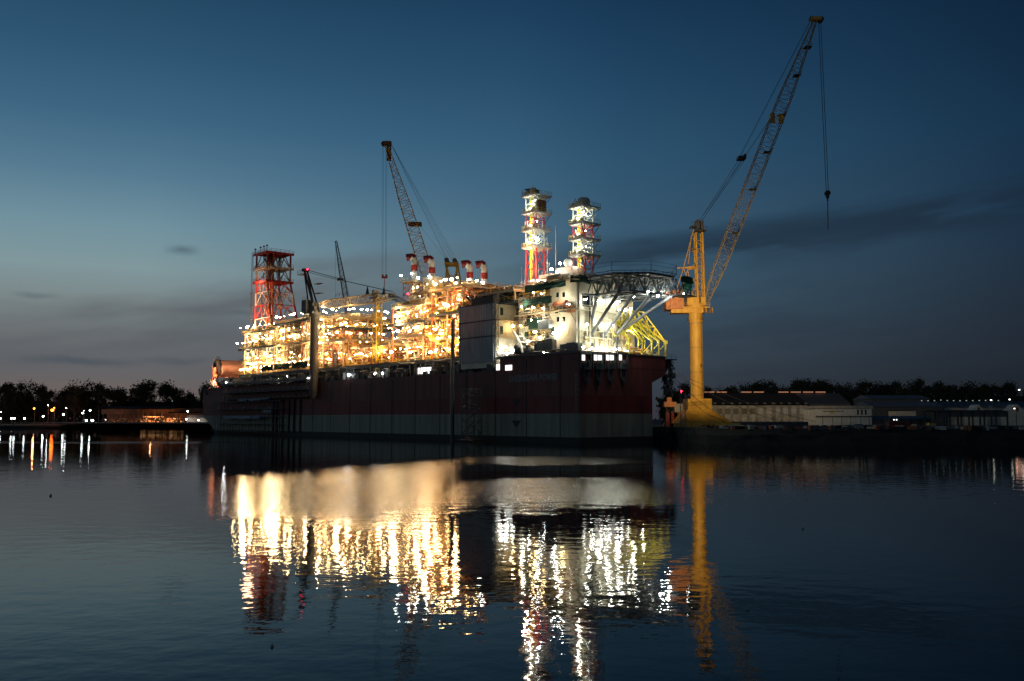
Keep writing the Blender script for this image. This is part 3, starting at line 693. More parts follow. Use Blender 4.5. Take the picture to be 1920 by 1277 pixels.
# ------------------------------------------------------------ grey cladding building
cb = empty('cladding_building', (0,0,0), 0, ship); cb['label'] = 'tall building with dark grey ribbed side and cream lit end'
mb = MB(); mb.bb((189.8,.3,20.6),(205.9,17,38.4),0)
spart(mb, 'wall', K['cream'], cb)
mb = MB(); x = 189.5
while x < 205.3: mb.bb((x,-.25,22.2),(x+.5,.26,38.6)); mb.bb((x+.5,.0,22.2),(x+1.1,.26,38.6)); x += 1.1
spart(mb, 'cladding', K['clad'], cb)
mb = MB()
for z in (29.4,33.9): mb.bb((189.4,-.3,z-.2),(206.1,-.19,z+.2))
mb.bb((189.3,-.35,38.6),(206.2,.6,38.9)); spart(mb, 'trim', K['dgrey'], cb)
for i, z in enumerate((24.6,29.2,33.9)):
    mb = MB(); y = .5
    while y < 17: mb.bb((205.92,y,z+.3),(206.1,y+.3,z+4.2)); y += .75
    spart(mb, 'corrugated_panel', K['cream'], cb)
    mb = MB(); mb.bb((205.9,.2,z-.3),(207.6,17,z)); mb.rail([(207.6,.2,z),(207.6,17,z)],1.1,0,.05); spart(mb, 'gallery', K['steelb'], cb)
for (w,z) in ((1.6,30.2),(7.6,35.5),(1.6,35.4)):
    mb = MB(); mb.bb((206.1,w,z-.2),(206.25,w+1.0,z+2.0)); spart(mb, 'door', K['green'], cb)
s, z = onw(932, 600, 0)
mb = MB(); lattice(mb, (206.8,-.6,22), (206.8,-.6,40.5), [(0,.5,.5),(1,.5,.5)], 16, .09, .05); spart(mb, 'ladder_tower', K['dgrey'], cb)
mb = MB()
for i in range(120):
    x = R.uniform(190,212); mb.bar((x,1+R.random()*5,R.uniform(38.9,43.2)),(x+R.uniform(-3,3),2+R.random()*3,R.uniform(38.9,43)),R.uniform(.06,.3),5)
mb.bb((194,1,39),(204,5,41)); spart(mb, 'roof_machinery', K['black'], cb)
mb = MB(); s, z = onw(968,557,14); mb.vessel((s-5,14,z),(s+1,14,z),2.1); spart(mb, 'roof_tank', K['orange'], cb)

# davit / lifeboat frame: curved white arm
s, z = onw(966, 657, 0); e = empty('davit', (0,0,0), 0, ship); mb = MB()
pts = []
for (px, py) in ((962,622),(968,630),(974,641),(977,650),(979,661)):
    a_ = onw(px, py, -.5); pts.append((a_[0], -.5, a_[1]))
mb.path(pts,.35,6); mb.path([(x,2,z) for x,_,z in pts],.3,6); 
for p in pts[1:]: mb.bar(p,(p[0],2,p[2]),.15)
spart(mb, 'davit_arm', K['white'], e)
mb = MB(); mb.sphere((pts[2][0]-2.2,1.2,25.6),1.5,0,12,8,.75); mb.box((pts[2][0]-2.2,1.2,24.2),(2.6,1.6,.5)); spart(mb, 'rescue_boat', K['grey'], e)

# ------------------------------------------------------------ accommodation block
ab = empty('accommodation_block', (0,0,0), 0, ship); ab['label'] = 'cream multi storey quarters block under the two masts'
ZL = [23.4, 27.2, 31.2, 34.4, 38.0, 41.8]
mb = MB(); mb.bb((226.2,2,23.4),(236,17,41.8)); mb.bb((226.2,17,23.4),(228.5,32,41.8)); mb.bb((215,5,23.4),(226.2,32,41.8)); mb.bb((213,2.5,23.4),(216.2,6,39.5))
spart(mb, 'wall', K['cream'], ab)
mb = MB(); mb.bb((213.5,.8,41.8),(236.6,18,42.1)); mb.bb((213.5,18,41.8),(229,32.4,42.1)); mb.rail([(213.5,.9,42.1),(236.6,.9,42.1),(236.6,18,42.1)],1.1,0,.05)
spart(mb, 'roof', K['steelb'], ab)
for i, z in enumerate(ZL[1:5]):
    mb = MB(); b = 236.8 if i in (2,) else 226.4
    mb.bb((214,.2 if i==2 else 1.4,z-.25),(b,5,z)); mb.rail([(214,.3 if i==2 else 1.5,z),(b,.3 if i==2 else 1.5,z)],1.1,0,.05)
    if i == 2:
        for x in (217,222,227,231,235): mb.bar((x,.4,z-.2),(x+.8,2.1,z-3.4),.14)
    spart(mb, 'balcony', K['steelb'], ab)
for (px, py) in ((1046,553),(1057.5,552.5),(1047,599),(1058,598.5)):
    s, z = onw(px, py, 2); f = MB(); f.bb((s-.75,1.9,z-.85),(s+.75,2.02,z+.85)); fo_ = spart(f, 'window', K['cream'], ab)
    p = MB(); p.bb((s-.5,1.86,z-.62),(s+.5,1.93,z+.62)); spart(p, 'pane', K['glass'], fo_)
for (px, py) in ((985,584),(987,606),(987,630),(1046,580),(1039,621),(1066,619)):
    s, z = onw(px, py, 2.4); mb = MB(); w_ = 1.9 if s > 226 else 2.3; mb.bb((s-.55,w_-.06,z-1.1),(s+.55,w_+.3,z+1.1)); spart(mb, 'door', K['green'] if px < 1060 else K['cream'], ab)
for (xa, xb, ya, yb) in ((985,1062,531,541),(982,1035,558,569)):
    a_, z1 = onw(xa, ya, .8); b_, _ = onw(xb, ya, .8); z0 = onw((xa+xb)/2, yb, .8)[1]; net(ab, [(a_,.7),(b_,.7)], z0-.3, onw((xa+xb)/2, ya, .8)[1])
net(ab, [(218,1.2),(223,1.2)], 31.4, 33); net(ab, [(235.5,.6),(236.7,3),(236.7,14)], 41.2, 43.0)
for (px, py, sw, h, m) in ((1022,609,4.2,2.2,'grey'),(1003,612,3.6,1.5,'green'),(1056,580,1.6,1.4,'dgrey'),(1070,580,1.8,1.6,'orange'),(1030,648,3.8,3.0,'dgrey'),(1018,652,4.0,2.2,'dgrey'),(1070,652,6.5,2.0,'dgrey'),(988,655,2.0,1.6,'black'),(1008,652,1.2,1.6,'black')):
    s, z = onw(px, py, 1.2); mb = MB(); mb.box((s,1.3,z),(sw,1.6,h)); mb.box((s+.3,1.3,z+h/2+.15),(sw*.5,.8,.3)); mb.rail([(s-sw/2,.6,z-h/2),(s+sw/2,.6,z-h/2)],1.0,0,.05)
    spart(mb, 'deck_locker', K[m], ab)
mb = MB(); clutter(mb, (214.2,1.6,31.3),(226,4.8,41.5), 150, .15); clutter(mb, (214.2,1.6,23.5),(226,4.8,31), 80, .1); clutter(mb, (227,.6,34.5),(236,1.7,36.6), 26, .2)
clutter(mb, (214,1.5,42.2),(236,16,44.5), 150, .35, .05, .2); clutter(mb, (236.1,3,24),(237.6,16,33), 60, .05, .05,.18); clutter(mb, (228.6,17.5,24),(231,31,37), 60, .1, .05,.2)
for i in range(9): mb.bar((214.5+i*1.4,2.2,42.1),(214.5+i*1.4,2.2,42.1+R.uniform(3,6)),.05,4,1)
for (px, h) in ((1026,14),(1042,17)):
    s = onw(px, 500, 8)[0]; mb.bar((s,8,42),(s,8,42+h),.06,4,4)
spart(mb, 'outfitting', TOPM, ab)
# bridge window band at the end face
mb = MB(); mb.bb((236.02,4.2,35.2),(236.15,9.5,38.2)); bw = spart(mb, 'window', K['dgrey'], ab); mb = MB()
for i in range(4): mb.bb((236.16,4.4+i*1.28,35.4),(236.22,5.5+i*1.28,38.0))
spart(mb, 'pane', K['glass'], bw)
mb = MB()
for w in (3,8,13): mb.bar((236.2,w,23.6),(236.2,w,41.5),.22); 
for z in (29,34.3): mb.bb((236.0,2,z-.2),(237.0,17,z)); mb.rail([(237,2,z),(237,17,z)],1.1,0,.05)
spart(mb, 'end_walkway', K['cream'], ab)
# upper house with satellite dome
mb = MB(); s, z = onw(1058,515,6); mb.bb((s-3,6,42.1),(s+3,11,46.6)); mb.bb((s-9,5,42.1),(s-4,11,45.4)); spart(mb, 'roof_house', K['salmon'], ab)
mb = MB(); s, z = onw(1065,493,7); mb.bar((s,7,46),(s,7,z-1),.25,8); mb.sphere((s,7,z),1.25,0,14,9); spart(mb, 'satellite_dome', K['white'], ab)

# ------------------------------------------------------------ antenna masts
def mast(px0, w, ylv, ybase, ytop, cols, lab, gear):
    s0 = onw(px0, ybase, w)[0]; a, b = 4.4, 3.0; e = empty('antenna_mast', (0,0,0), 0, ship); e['label'] = lab
    zs = [onw(px0, y, w)[1] for y in [ybase]+ylv[::-1]]; zs[0] = 42.1
    C = [(s0,w),(s0+a,w),(s0+a,w+b),(s0,w+b)]
    for i, (za, zb) in enumerate(zip(zs, zs[1:])):
        m = K[cols[i]]; mb = MB()
        for x, y in C: mb.bar((x,y,za),(x,y,zb-.2),.17,6)
        for k in range(4):
            (x0,y0),(x1,y1) = C[k], C[(k+1)%4]; zm = (za+zb)/2
            mb.bar((x0,y0,za),(x1,y1,zm),.1); mb.bar((x1,y1,zm),(x0,y0,zb-.3),.1); mb.bar((x0,y0,zm),(x1,y1,zm),.1)
        mb.bar((s0+a,w,zb-3.4),(s0+a+.6,w-2.0,zb-.3),.12); mb.bar((s0+a,w+b,zb-3.4),(s0+a+.6,w+b+2.0,zb-.3),.12)
        spart(mb, 'mast_section', m, e)
        mb = MB(); mb.bb((s0+1,w+.6,za),(s0+1.35,w+1.0,zb)); z = za
        while z < zb: mb.bar((s0+2.2,w+.2,z),(s0+3.0,w+.2,z),.05); z += .35
        spart(mb, 'cable_ladder', K['lemon'], e)
        mb = MB(); mb.bb((s0-.6,w-1.0,zb-.3),(s0+a+.6,w+b+2.4,zb-.05)); mb.bb((s0-.6,w-1.15,zb-.4),(s0+a+.6,w-1.0,zb+.1)); mb.bb((s0+a+.6,w-1,zb-.4),(s0+a+.75,w+b+2.4,zb+.1))
        x = s0
        while x < s0+a: mb.bb((x,w-.9,zb-.55),(x+.15,w+b+2.3,zb-.3)); x += 1.1
        spart(mb, 'platform', K['white'] if cols[i] != 'red' or i else K['white'], e)
        mb = MB(); mb.rail([(s0-.6,w+b+2.4,zb),(s0-.6,w-1.1,zb),(s0+a+.6,w-1.1,zb),(s0+a+.6,w+b+2.4,zb)],1.1,0,.05,1.2); spart(mb, 'handrail', K['lemon'], e)
        mb = MB()
        for _ in range(9): x = s0+R.uniform(0,a); y = R.choice((w-1.0,w+R.uniform(0,b+2))); mb.bar((x,y,zb),(x,y,zb+R.uniform(.8,2.6)),R.uniform(.05,.16),5)
        for _ in range(4): mb.box((s0+a*R.random(),w-.7,zb+.6),(.6,.5,.7))
        mb.bb((s0-.1,w-1.05,zb-.02),(s0+a+.1,w-.4,zb+.3)); mb.bb((s0-.1,w-.5,zb-.02),(s0+a+.1,w+b+2.1,zb+.06))
        spart(mb, 'aerials', K['white'], e)
        if i: lamp(s0+a*.75, w+b*.35, (za+zb)/2, 'lc', .36, 0, 3); lamp(s0+a*.5, w-.3, za+1.2, 'lc', .3, 0, 3)
    lamp(s0+a*.8, w+.4, zs[-1]-1.6, 'lc', .34, 0, 2)
    zt = zs[-1]; mb = MB()
    if gear == 'box': mb.box((s0+2,w+1,zt+.9),(2.6,2.6,1.6)); mb.box((s0+1.6,w+.4,zt+2.0),(3.4,.2,.35),0,.5)
    else: mb.lathe((s0+2.2,w+1.8,zt), [(1.5,.5),(1.7,1.2),(1.7,2.2),(1.2,2.6),(.3,2.7)], 14)
    for dx in (-.3,1.0,4.4): mb.bar((s0+dx,w-.8,zt),(s0+dx,w-.8,zt+2.0),.07)
    spart(mb, 'radar', K['dgrey'] if gear == 'box' else K['cream'], e)
    if gear == 'box': mb = MB(); mb.box((s0+a-.6,w+1.8,zs[-2]+1.8),(2.4,3.0,3.2)); spart(mb, 'antenna_cabin', K['wood'], e)
    return e, s0, a, zs
m1 = mast(986, 8, [369,401,433,465], 502, 362, ['red','white','red','white'], 'taller left antenna mast, red and white with four platforms', 'box')
m2 = mast(1075, 8, [390,421,450,480], 518, 378, ['red','white','red','white'], 'right antenna mast with round radome on top', 'dome')
lamp(m1[1]+m1[2]+.8, 8.0, m1[3][1]+1.6, 'lb', .34, 1, 6)

# ------------------------------------------------------------ helideck
hd = empty('helideck', (0,0,0), 0, ship); hd['label'] = 'octagonal helicopter deck on truss, overhanging the right end'
hc = (243.0, 14.5); HR = 11.6; hz = 42.6
octo = [(hc[0]+HR*math.cos(t*math.pi/4+math.pi/8), hc[1]+HR*math.sin(t*math.pi/4+math.pi/8)) for t in range(8)]
mb = MB(); mb.prism(octo, hz-.5, hz); spart(mb, 'landing_deck', K['dgrey'], hd)
mb = MB(); o2 = [(hc[0]+(x-hc[0])*1.09, hc[1]+(y-hc[1])*1.09) for x,y in octo]
for i in range(8):
    j = (i+1)%8; a_, b_, c2, d2 = octo[i], octo[j], o2[i], o2[j]
    mb.bar((*c2,hz+.3),(*d2,hz+.3),.09); 
    for k in range(7):
        t = k/6; p = Vector((*a_,hz-.2)).lerp(Vector((*b_,hz-.2)),t); q = Vector((*c2,hz+.3)).lerp(Vector((*d2,hz+.3)),t); mb.bar(p,q,.06)
    p = Vector((*c2,hz)); mb.bar(p,p+Vector((0,0,2.6)),.06)
    mb.bar((*c2,hz+1.6),(*d2,hz+1.6),.035); mb.bar((*c2,hz+2.5),(*d2,hz+2.5),.035)
spart(mb, 'safety_netting', K['black'], hd)
mb = MB(); zt, zb = hz-.6, hz-4.6
ws = (6.5, 12, 17, 22.5); ss = (235.5,239.2,243,246.8,250.5)
for w in ws:
    mb.bar((ss[0]-1,w,zt),(ss[-1]+1.5,w,zt),.3,6); mb.bar((ss[0],w,zb),(ss[-1],w,zb),.34,6)
    for i, s in enumerate(ss):
        mb.bar((s,w,zb),(s,w,zt),.16,6)
        if i < 4: mb.bar((s,w,zb),((s+ss[i+1])/2,w,zt),.2,6); mb.bar(((s+ss[i+1])/2,w,zt),(ss[i+1],w,zb),.2,6)
for s in ss:
    mb.bar((s,ws[0]-2.5,zt),(s,ws[-1]+2,zt),.24,6); mb.bar((s,ws[0],zb),(s,ws[-1],zb),.22,6)
    for a_, b_ in zip(ws, ws[1:]): mb.bar((s,a_,zb),((a_+b_)/2+0*s and s,(a_+b_)/2,zt),.15,5) if False else (mb.bar((s,a_,zb),(s,(a_+b_)/2,zt),.15,5), mb.bar((s,(a_+b_)/2,zt),(s,b_,zb),.15,5))
spart(mb, 'truss', K['tgrey'], hd)
for (w, s) in ((6.5,239.2),(12,246.8),(17,248),(22.5,250.5),(6.5,246.8),(22.5,243)):
    foot = 236.3 if w < 17.5 else 229
    mb = MB(); mb.bar((foot,w*.85+1,27.4 if s>240 else 29),(s,w,zb),.42,10); mb.sphere((s,w,zb),.75,0,8,6); mb.box((foot,w*.85+1,27.6),(1.2,1.4,1.4)); spart(mb, 'strut', K['tgrey'] if w < 10 or s < 240 else K['grey'], hd)
mb = MB(); mb.bar((236.5,6.5,zb),(236.5,6.5,30),.3,8); mb.bar((236.5,3.5,zb+.2),(239.2,6.5,zb),.25,8); spart(mb, 'post', K['dgrey'], hd)
mb = MB(); mb.bb((250.5,21,zb-.2),(254.5,27.5,zb)); mb.rail([(254.5,27.5,zb),(254.5,21,zb),(250.5,21,zb)],1.2,0,.06)
for _ in range(20): x=R.uniform(250.5,254); y=R.uniform(21,27); mb.bar((x,y,zb),(x+R.uniform(-1,1),y,zb+R.uniform(.6,3.6)),R.uniform(.06,.2),5)
spart(mb, 'escape_platform', K['dgrey'], hd)
net(hd, [(254.4,21.5),(255.0,25.5)], 40.8, 42.6, K['green2']); net(hd, [(252,25.5),(254.6,25.5)], 39.2, 41.6, K['green2'])
mb = MB()
for _ in range(60):
    w = R.uniform(14,24); s = R.uniform(247,252.5); mb.bar((s,w,R.uniform(zb+.4,zt)),(s+R.uniform(-2,2),w+R.uniform(-2,2),R.uniform(zb+.4,hz+1.2)),R.uniform(.04,.12),4)
spart(mb, 'work_scaffold', K['white'], hd)
s, w = 250.2, 20.5
lamp(249.5, 18.2, zb-.2, 'lb', .42, .5, 9); lamp(246.2, 12.4, zb-.6, 'lc', .45, .4, 6); lamp(252.2, 25.5, zb+.7, 'lc', .4, .4, 6); lamp(247.5, 16.5, zb+.8, 'lc', .4, .4, 3); lamp(243.2, 18.5, zb-2.6, 'lc', .45, .4, 4); lamp(240.2,12.5,zb-2,'lc',.4,.4,3)

# ------------------------------------------------------------ yellow lattice frames at the end
for k, w in enumerate((14.5,19.3,24.6,28.6,31.4,34.2)):
    e = empty('lattice_frame', (0,0,0), 0, ship); e['label'] = ('nearest','second','third','fourth','fifth','farthest')[k]+' of the six lemon yellow triangular frames leaning on the end deck'
    s1 = SE-.6; foot = Vector((s1,w,27.3)); ap = Vector((s1-8.0,w,36.4)); lo_ = Vector((s1-9.2,w,33.4)); mid = foot.lerp(ap,.5)
    mb = MB(); mb.bar(foot,ap,.19,8); mb.bar(foot,lo_,.28,8); mb.bar(ap,lo_,.16,8); mb.bar(mid,foot.lerp(lo_,.45),.13); mb.bar(mid,foot.lerp(lo_,.75),.13); mb.bar(foot.lerp(ap,.8),foot.lerp(lo_,.75),.13); mb.bar(ap,foot.lerp(lo_,.6),.13)
    mb.bar(lo_,(s1-5,w,28),.12); mb.bar((s1-5,w,28),(s1-5.5,w,23.5),.12)
    spart(mb, 'frame', K['lemon'], e)
    mb = MB(); mb.bar(foot,(s1,w,23.4),.26,6); mb.bar(foot,(s1-2.0,w+1.6,23.4),.12); mb.bar(foot-Vector((0,0,.3)),(s1-4.4,w,23.4),.14); mb.box(foot,(.9,.7,.9)); spart(mb, 'post', K['lemon'] if k else K['dgrey'], e)
    if k < 5:
        w2 = (19.3,24.6,28.6,31.4,34.2)[k]; mb = MB()
        mb.bar(ap,(ap.x,w2,ap.z),.15); mb.bar(lo_,(lo_.x,w2,lo_.z),.15); mb.bar(mid,(ap.x,w2,ap.z),.1); mb.bar(lo_,(mid.x,w2,mid.z),.1); mb.bar(foot,(mid.x,w2,mid.z),.1)
        for t in range(5): p=foot.lerp(lo_,.3+.15*t); mb.bar(p,(p.x,w2,p.z+.3),.09); mb.bar(p,(p.x-1.2,w2,p.z+1.4),.08)
        spart(mb, 'cross_bracing', K['lemon'], e)
# deck edge panels and rail at the end
mb = MB()
for i in range(9): w = 4.6+i*1.75; mb.bb((SE-2.6,w,24.4),(SE-2.4,w+1.45,27.0)); mb.bb((SE-2.4,w-.1,24.2),(SE-2.2,w+.05,27.2))
mb.bb((SE-2.8,4.2,27.0),(SE-2.0,20.6,27.3)); mb.rail([(SE-.2,1,23.4),(SE-.2,34,23.4)],1.1,0,.05)
spart(mb, 'windbreak_panels', K['cream'])
mb = MB(); clutter(mb, (228,3,23.5),(237,33,26.2), 90, .1, .06,.25); spart(mb, 'end_deck_equipment', TOPM)
mb = MB(); mb.rail([(208,-.1,23.4),(SE,-.1,23.4)],1.1,0,.05); clutter(mb, (208,.2,23.4),(236,1.4,24.6), 60, 0, .06,.2); spart(mb, 'side_deck_rail', [K['dgrey']]*9)
# hanging nets and hoses at the far corner
mb = MB()
for i in range(150):
    t = R.random(); w = 34.8+R.uniform(0,3.2)*(1-abs(t-.45)); z = 23-t*9; s = SE-1.5+R.uniform(-1,1)
    mb.bar((s,w,z),(s+R.uniform(-.8,.8),w+R.uniform(-.5,1.0),z-R.uniform(.6,2.2)),R.uniform(.08,.3),4)
mb.bb((SE-4,33,22.4),(SE+.6,37.4,22.7)); mb.rail([(SE+.6,33,22.7),(SE+.6,37.4,22.7)],1.1,0,.05)
spart(mb, 'hanging_gear', K['dgrey'])

# ------------------------------------------------------------ ship's crane on the grey pedestal
sc = empty('pedestal_crane', (0,0,0), 0, ship); sc['label'] = 'ship crane on a thick grey pedestal, lattice boom resting level'
ps, pw = onw(589, 660, -1.6)[0], -1.6
mb = MB(); mb.lathe((ps,pw,0), [(.8,13.5),(1.55,16.5),(1.55,43.2)], 24); mb.bar((ps,pw,19.8),(ps,2,19.8),.5); mb.bar((ps,pw,23.6),(ps,3,23.6),.5); spart(mb, 'pedestal', K['pgrey'], sc)
zc = onw(589, 592, pw)[1]
mb = MB(); mb.lathe((ps,pw,zc-.6), [(1.8,0),(2.2,.6),(2.2,1.4)], 24); mb.box((ps-1.6,pw-.3,zc+1.1),(6.4,3.4,.7)); spart(mb, 'slewing_platform', K['dgrey'], sc)
mb = MB(); mb.box((ps-4.2,pw-.6,zc+3.6),(3.4,3.4,4.6)); mb.box((ps-.8,pw,zc+3.0),(2.6,2.6,3.2)); mb.rail([(ps-6,pw-2,zc+5.9),(ps-2.6,pw-2,zc+5.9)],1.1,0,.06); spart(mb, 'machinery_house', K['dgrey'], sc)
tpw = -1.6
ax, az_ = onw(573, 508, tpw); mb = MB()
for d in (-1.0,1.0):
    mb.bar((ax,pw+d*.6,az_),(ps+1.6,pw+d,zc+1.2),.34,6); mb.bar((ax,pw+d*.6,az_),(ps-3.2,pw+d,zc+5),.28,6)
mb.bar((ax-.3,pw,az_),(ps-.8,pw,zc+3),.25,6); mb.box((ax,pw,az_+.3),(1.8,2.2,1.0)); mb.bb((ax-4.0,pw-1.2,az_-1.2),(ax-.5,pw+1.2,az_-1.0)); mb.rail([(ax-4,pw-1.2,az_-1),(ax-.6,pw-1.2,az_-1)],1.3,0,.06)
for z in (az_-6,az_-9.5): mb.bb((ps+.5,pw-1,z),(ps+4.4,pw+1,z+.15))
spart(mb, 'a_frame', K['black'], sc)
# boom: from the pedestal toward its rest, all above the side deck line
b0 = Vector((ps+2.2, pw, onw(600,572,pw)[1])); bs, bz = onw(735, 550, 3); bknee = Vector((bs, 3, bz-1.0)); ts, tz = onw(775, 575, 3.6); btip = Vector((ts,3.6,tz))
mb = MB(); lattice(mb, b0, bknee, [(0,.6,.3),(.15,1.0,1.35),(.85,1.0,1.45),(1,.7,.8)], 22, .18, .085); spart(mb, 'boom', K['steelb'], sc, 'rust tinged lattice boom')
mb = MB(); lattice(mb, bknee, btip, [(0,.7,.8),(1,.4,.4)], 6, .13, .07); mb.box(bknee+Vector((0,0,.3)),(1.6,1.8,1.4)); spart(mb, 'boom_nose', K['dgrey'], sc)
mb = MB(); ms, mz = onw(638, 524, 0); mid = Vector((ms,0,mz))
for d in (-.5,.5):
    mb.bar((ax,pw+d,az_+.5),(ms,d,mz+.2),.07,4); mb.bar((ms,d,mz-.2),(bs,3+d,bz+.6),.09,4); mb.bar((ax,pw+d,az_-.2),(ms,d,mz-.3),.05,4)
mb.box(mid,(1.5,1.6,.9)); spart(mb, 'pendant_lines', K['black'], sc)
mb = MB()
for px in (689,720): s_,z_ = onw(px, 544, 1.5); mb.bar((s_,1.5,z_-1.5),(s_,1.5,z_+1.3),.7,8,r2=.1)
mb.rail([(onw(630,557,-.2)[0],-.3,onw(630,557,-.2)[1]),(onw(650,553,-.2)[0],-.2,onw(650,553,-.2)[1])],1.1,0,.05)
hs,hz_ = onw(748,566,3.2); mb.bar((bs+1,3.2,bz-1),(hs,3.2,hz_-2),.05); mb.box((hs,3.2,hz_-3),(1.0,.6,1.4))
spart(mb, 'sheaves', K['black'], sc)
# boom rest
br = empty('boom_rest', (0,0,0), 0, ship); br['label'] = 'yellow lattice tower that carries the resting boom'
rs, rz_ = onw(708, 561, 2.5); mb = MB(); lattice(mb, (rs,2.5,20), (rs,2.5,rz_), [(0,1.05,1.05),(1,1.05,1.05)], 9, .2, .1); spart(mb, 'tower', K['yellow'], br)
mb = MB(); mb.bb((rs-2,.6,rz_),(rs+2.8,4.4,rz_+.5)); mb.bb((rs-1.7,1.4,rz_+.5),(rs-1.1,3.6,rz_+3.2)); spart(mb, 'cradle', K['boomy'], br)

# ------------------------------------------------------------ lamps on the ship
WO = ('lw','lw','lw','lo')
lamps(39,68,.9,44.2,9,'lw',.5,.5,4); lamps(40,68,5,43.6,6,'lw',.5,2,1); lamps(38,67,.8,37.9,9,'lw',.6,.4,4); lamps(42,66,1.2,40.2,6,'lw',.4,.6,1)
lamps(40,67,2,31.5,7,'lw',.8,1,2); lamps(36,68,.7,26.8,12,'lw',.4,.3,3); lamps(40,60,.7,28.6,5,'lw',.4,.3,2); lamp(33.8,.9,37.9,'lw',.45,1.6,5); lamp(36.5,.9,44.3,'lw',.35,1.6,5)
lamps(70,96,.9,45.8,9,'lw',.5,.5,4); lamps(70,96,1,37.8,9,'lw',.6,.5,3); lamps(70,96,1.2,40.6,5,'lw',.5,.6,1); lamps(70,96,1.4,30.4,7,WO,1.2,1,3); lamps(69,97,.6,27.9,10,'lw',.3,.3,3)
lamps(99,119,1.4,45.0,7,'lw',.7,.5,4); lampsw(120,2,22,45.0,8,'lw',r=.5,prio=4); lamps(99,119,1.4,39.3,5,'lw',.5,.5,3); lampsw(120.2,2,21,39.8,6,'lw',prio=2); lamps(99,119,1.4,36.4,6,'lw',.4,.5,3); lampsw(120.2,3,21,36.6,5,'lw',prio=2)
lamps(99,119,1.4,28.5,5,WO,1.5,.6,3); lampsw(120.5,4,21,29.5,4,'lo',prio=2); lamps(122,148,2.4,27.5,7,WO,1,.6,3); lamps(124,148,5,32.8,4,WO,.6,1,1)
lamp(146.8,1.4,39.2,'lw',.55,1.6,5); lamps(147,156,1.4,35.5,3,'lw',.8,.4,2); lamps(151,168,1.4,39.6,7,'lw',.6,.5,3); lamps(151,168,1.4,34.8,7,'lw',.6,.5,3); lampsw(168.6,2,12,39.8,3,'lw',prio=2); lampsw(169,2,12,35.0,5,WO,prio=2)
lamps(151,169,1.4,27.8,6,WO,1.2,.6,3); lampsw(170.4,3,14,28,3,'lw',prio=2); lamps(152,166,8.4,45.5,4,'lw',.8,.5,3); lamps(153,166,8.4,49.5,3,'lw',.8,.5,2)
lamps(172,187,2.4,48.2,5,'lw',.4,.4,4,.48); lamps(172,187,2.4,41.0,4,WO,.8,.5,3); lamps(172,187,2.2,33.8,4,('lo','lw'),.8,.5,3); lamps(172,187,2.2,27,4,'lw',.8,.5,2); lampsw(187.6,3,9,47.9,2,'lw',prio=2); lamps(174,188,1.6,30.6,3,'lw',.6,.4,3)
lamps(60,205,6,22.4,26,'lc',.7,1.5,1,.3,.6)
s,z = onw(655,703,.2); lamp(s,.0,z,'lb',.5,.6,9); s,z = onw(704,701,.2); lamp(s,.2,z,'lc',.5,.6,8); s,z = onw(717,700,.2); lamp(s,.2,z,'lc',.4,.6,7); s,z = onw(578,709,-3.4); lamp(s,-3.4,z,'lc',.3,.6,9)
s,z = onw(424,717,-1); lamp(s,-1,z,'lb',.42,.5,9); lamps(34,96,1,20.6,12,'lc',.3,.5,1,.2,.4)
for (a,b,z) in ((40,67,27),(40,67,32),(40,67,38),(69,97,27),(69,97,31),(69,97,38),(99,119,28),(99,119,36),(99,119,40),(122,148,28),(151,168,28),(151,168,34),(151,168,39),(171,187,27),(171,187,33),(171,187,41)): lamps(a,b,3.5,z,7,'lw' if z>30 else WO,1.6,2,0,.45,.4)  # extra lamps set deep in the modules to add fill light
# cladding building and quarters
lamp(208,4.6,32.2,'lw',.5,0,7); lamp(207.6,2.2,26.2,'lc',.45,.6,5); lamp(207.6,5.8,25.4,'lc',.5,.6,5); lamps(207,213,.5,24.6,3,'lc',.4,.3,3)
for (px, py, k, r) in ((978,575,'lw',.35),(976,611,'lw',.35),(1041,572,'lc',.55),(1065,571,'lc',.55),(1052,614,'lw',.6),(1003,622,'lw',.6),(990,640,'lc',.45),(1012,633,'lc',.4),(1000,577,'lw',.4),(1018,578,'lw',.4),(1000,549,'lw',.35),(1015,551,'lw',.35),(1010,603,'lc',.4),(996,600,'lw',.35),(1038,625,'lc',.5),(1052,655,'lc',.5),(1020,660,'lc',.4),(988,662,'lc',.45),(1034,612,'lc',.3)):
    s, z = onw(px, py, 1.0); lamp(s, 1.0, z, k, r*.85, .3, 5)
for (px, py, r) in ((1008,526,.5),(998,526,.45),(1021,525,.4),(1044,511,.5),(1055,522,.45),(1034,505,.55),(1050,494,.5),(1073,527,.4),(1084,525,.35)):
    s, z = onw(px, py, 4); lamp(s, 4, z, 'lc', r*.8, 1.5, 5)
lampsw(SE-1.6,2,20,24.3,9,'lc',r=.34,pole=.5,prio=2); lampsw(237.6,3,16,30.6,4,'lc',r=.4,pole=.3,prio=3); lampsw(237.6,3,17,36.8,4,'lc',r=.4,pole=.3,prio=3); lampsw(230.5,18,31,36.5,4,'lc',r=.4,pole=.3,prio=3); lampsw(231,18,32,26,4,'lw',r=.36,pole=.3,prio=2)
s,z = onw(843,591,0); 
LAMPS.append((9, onw(561.5,601,-3)[0], -3, 0, 'lw', .01, 0)); LAMPS.pop()
s,z = onw(576.5,505,-1.6); lamp(s,-1.6,z,'lr',.4,.6,9); s,z = onw(765,551,3); lamp(s,3,z,'lr',.4,.6,9)
mm = {}
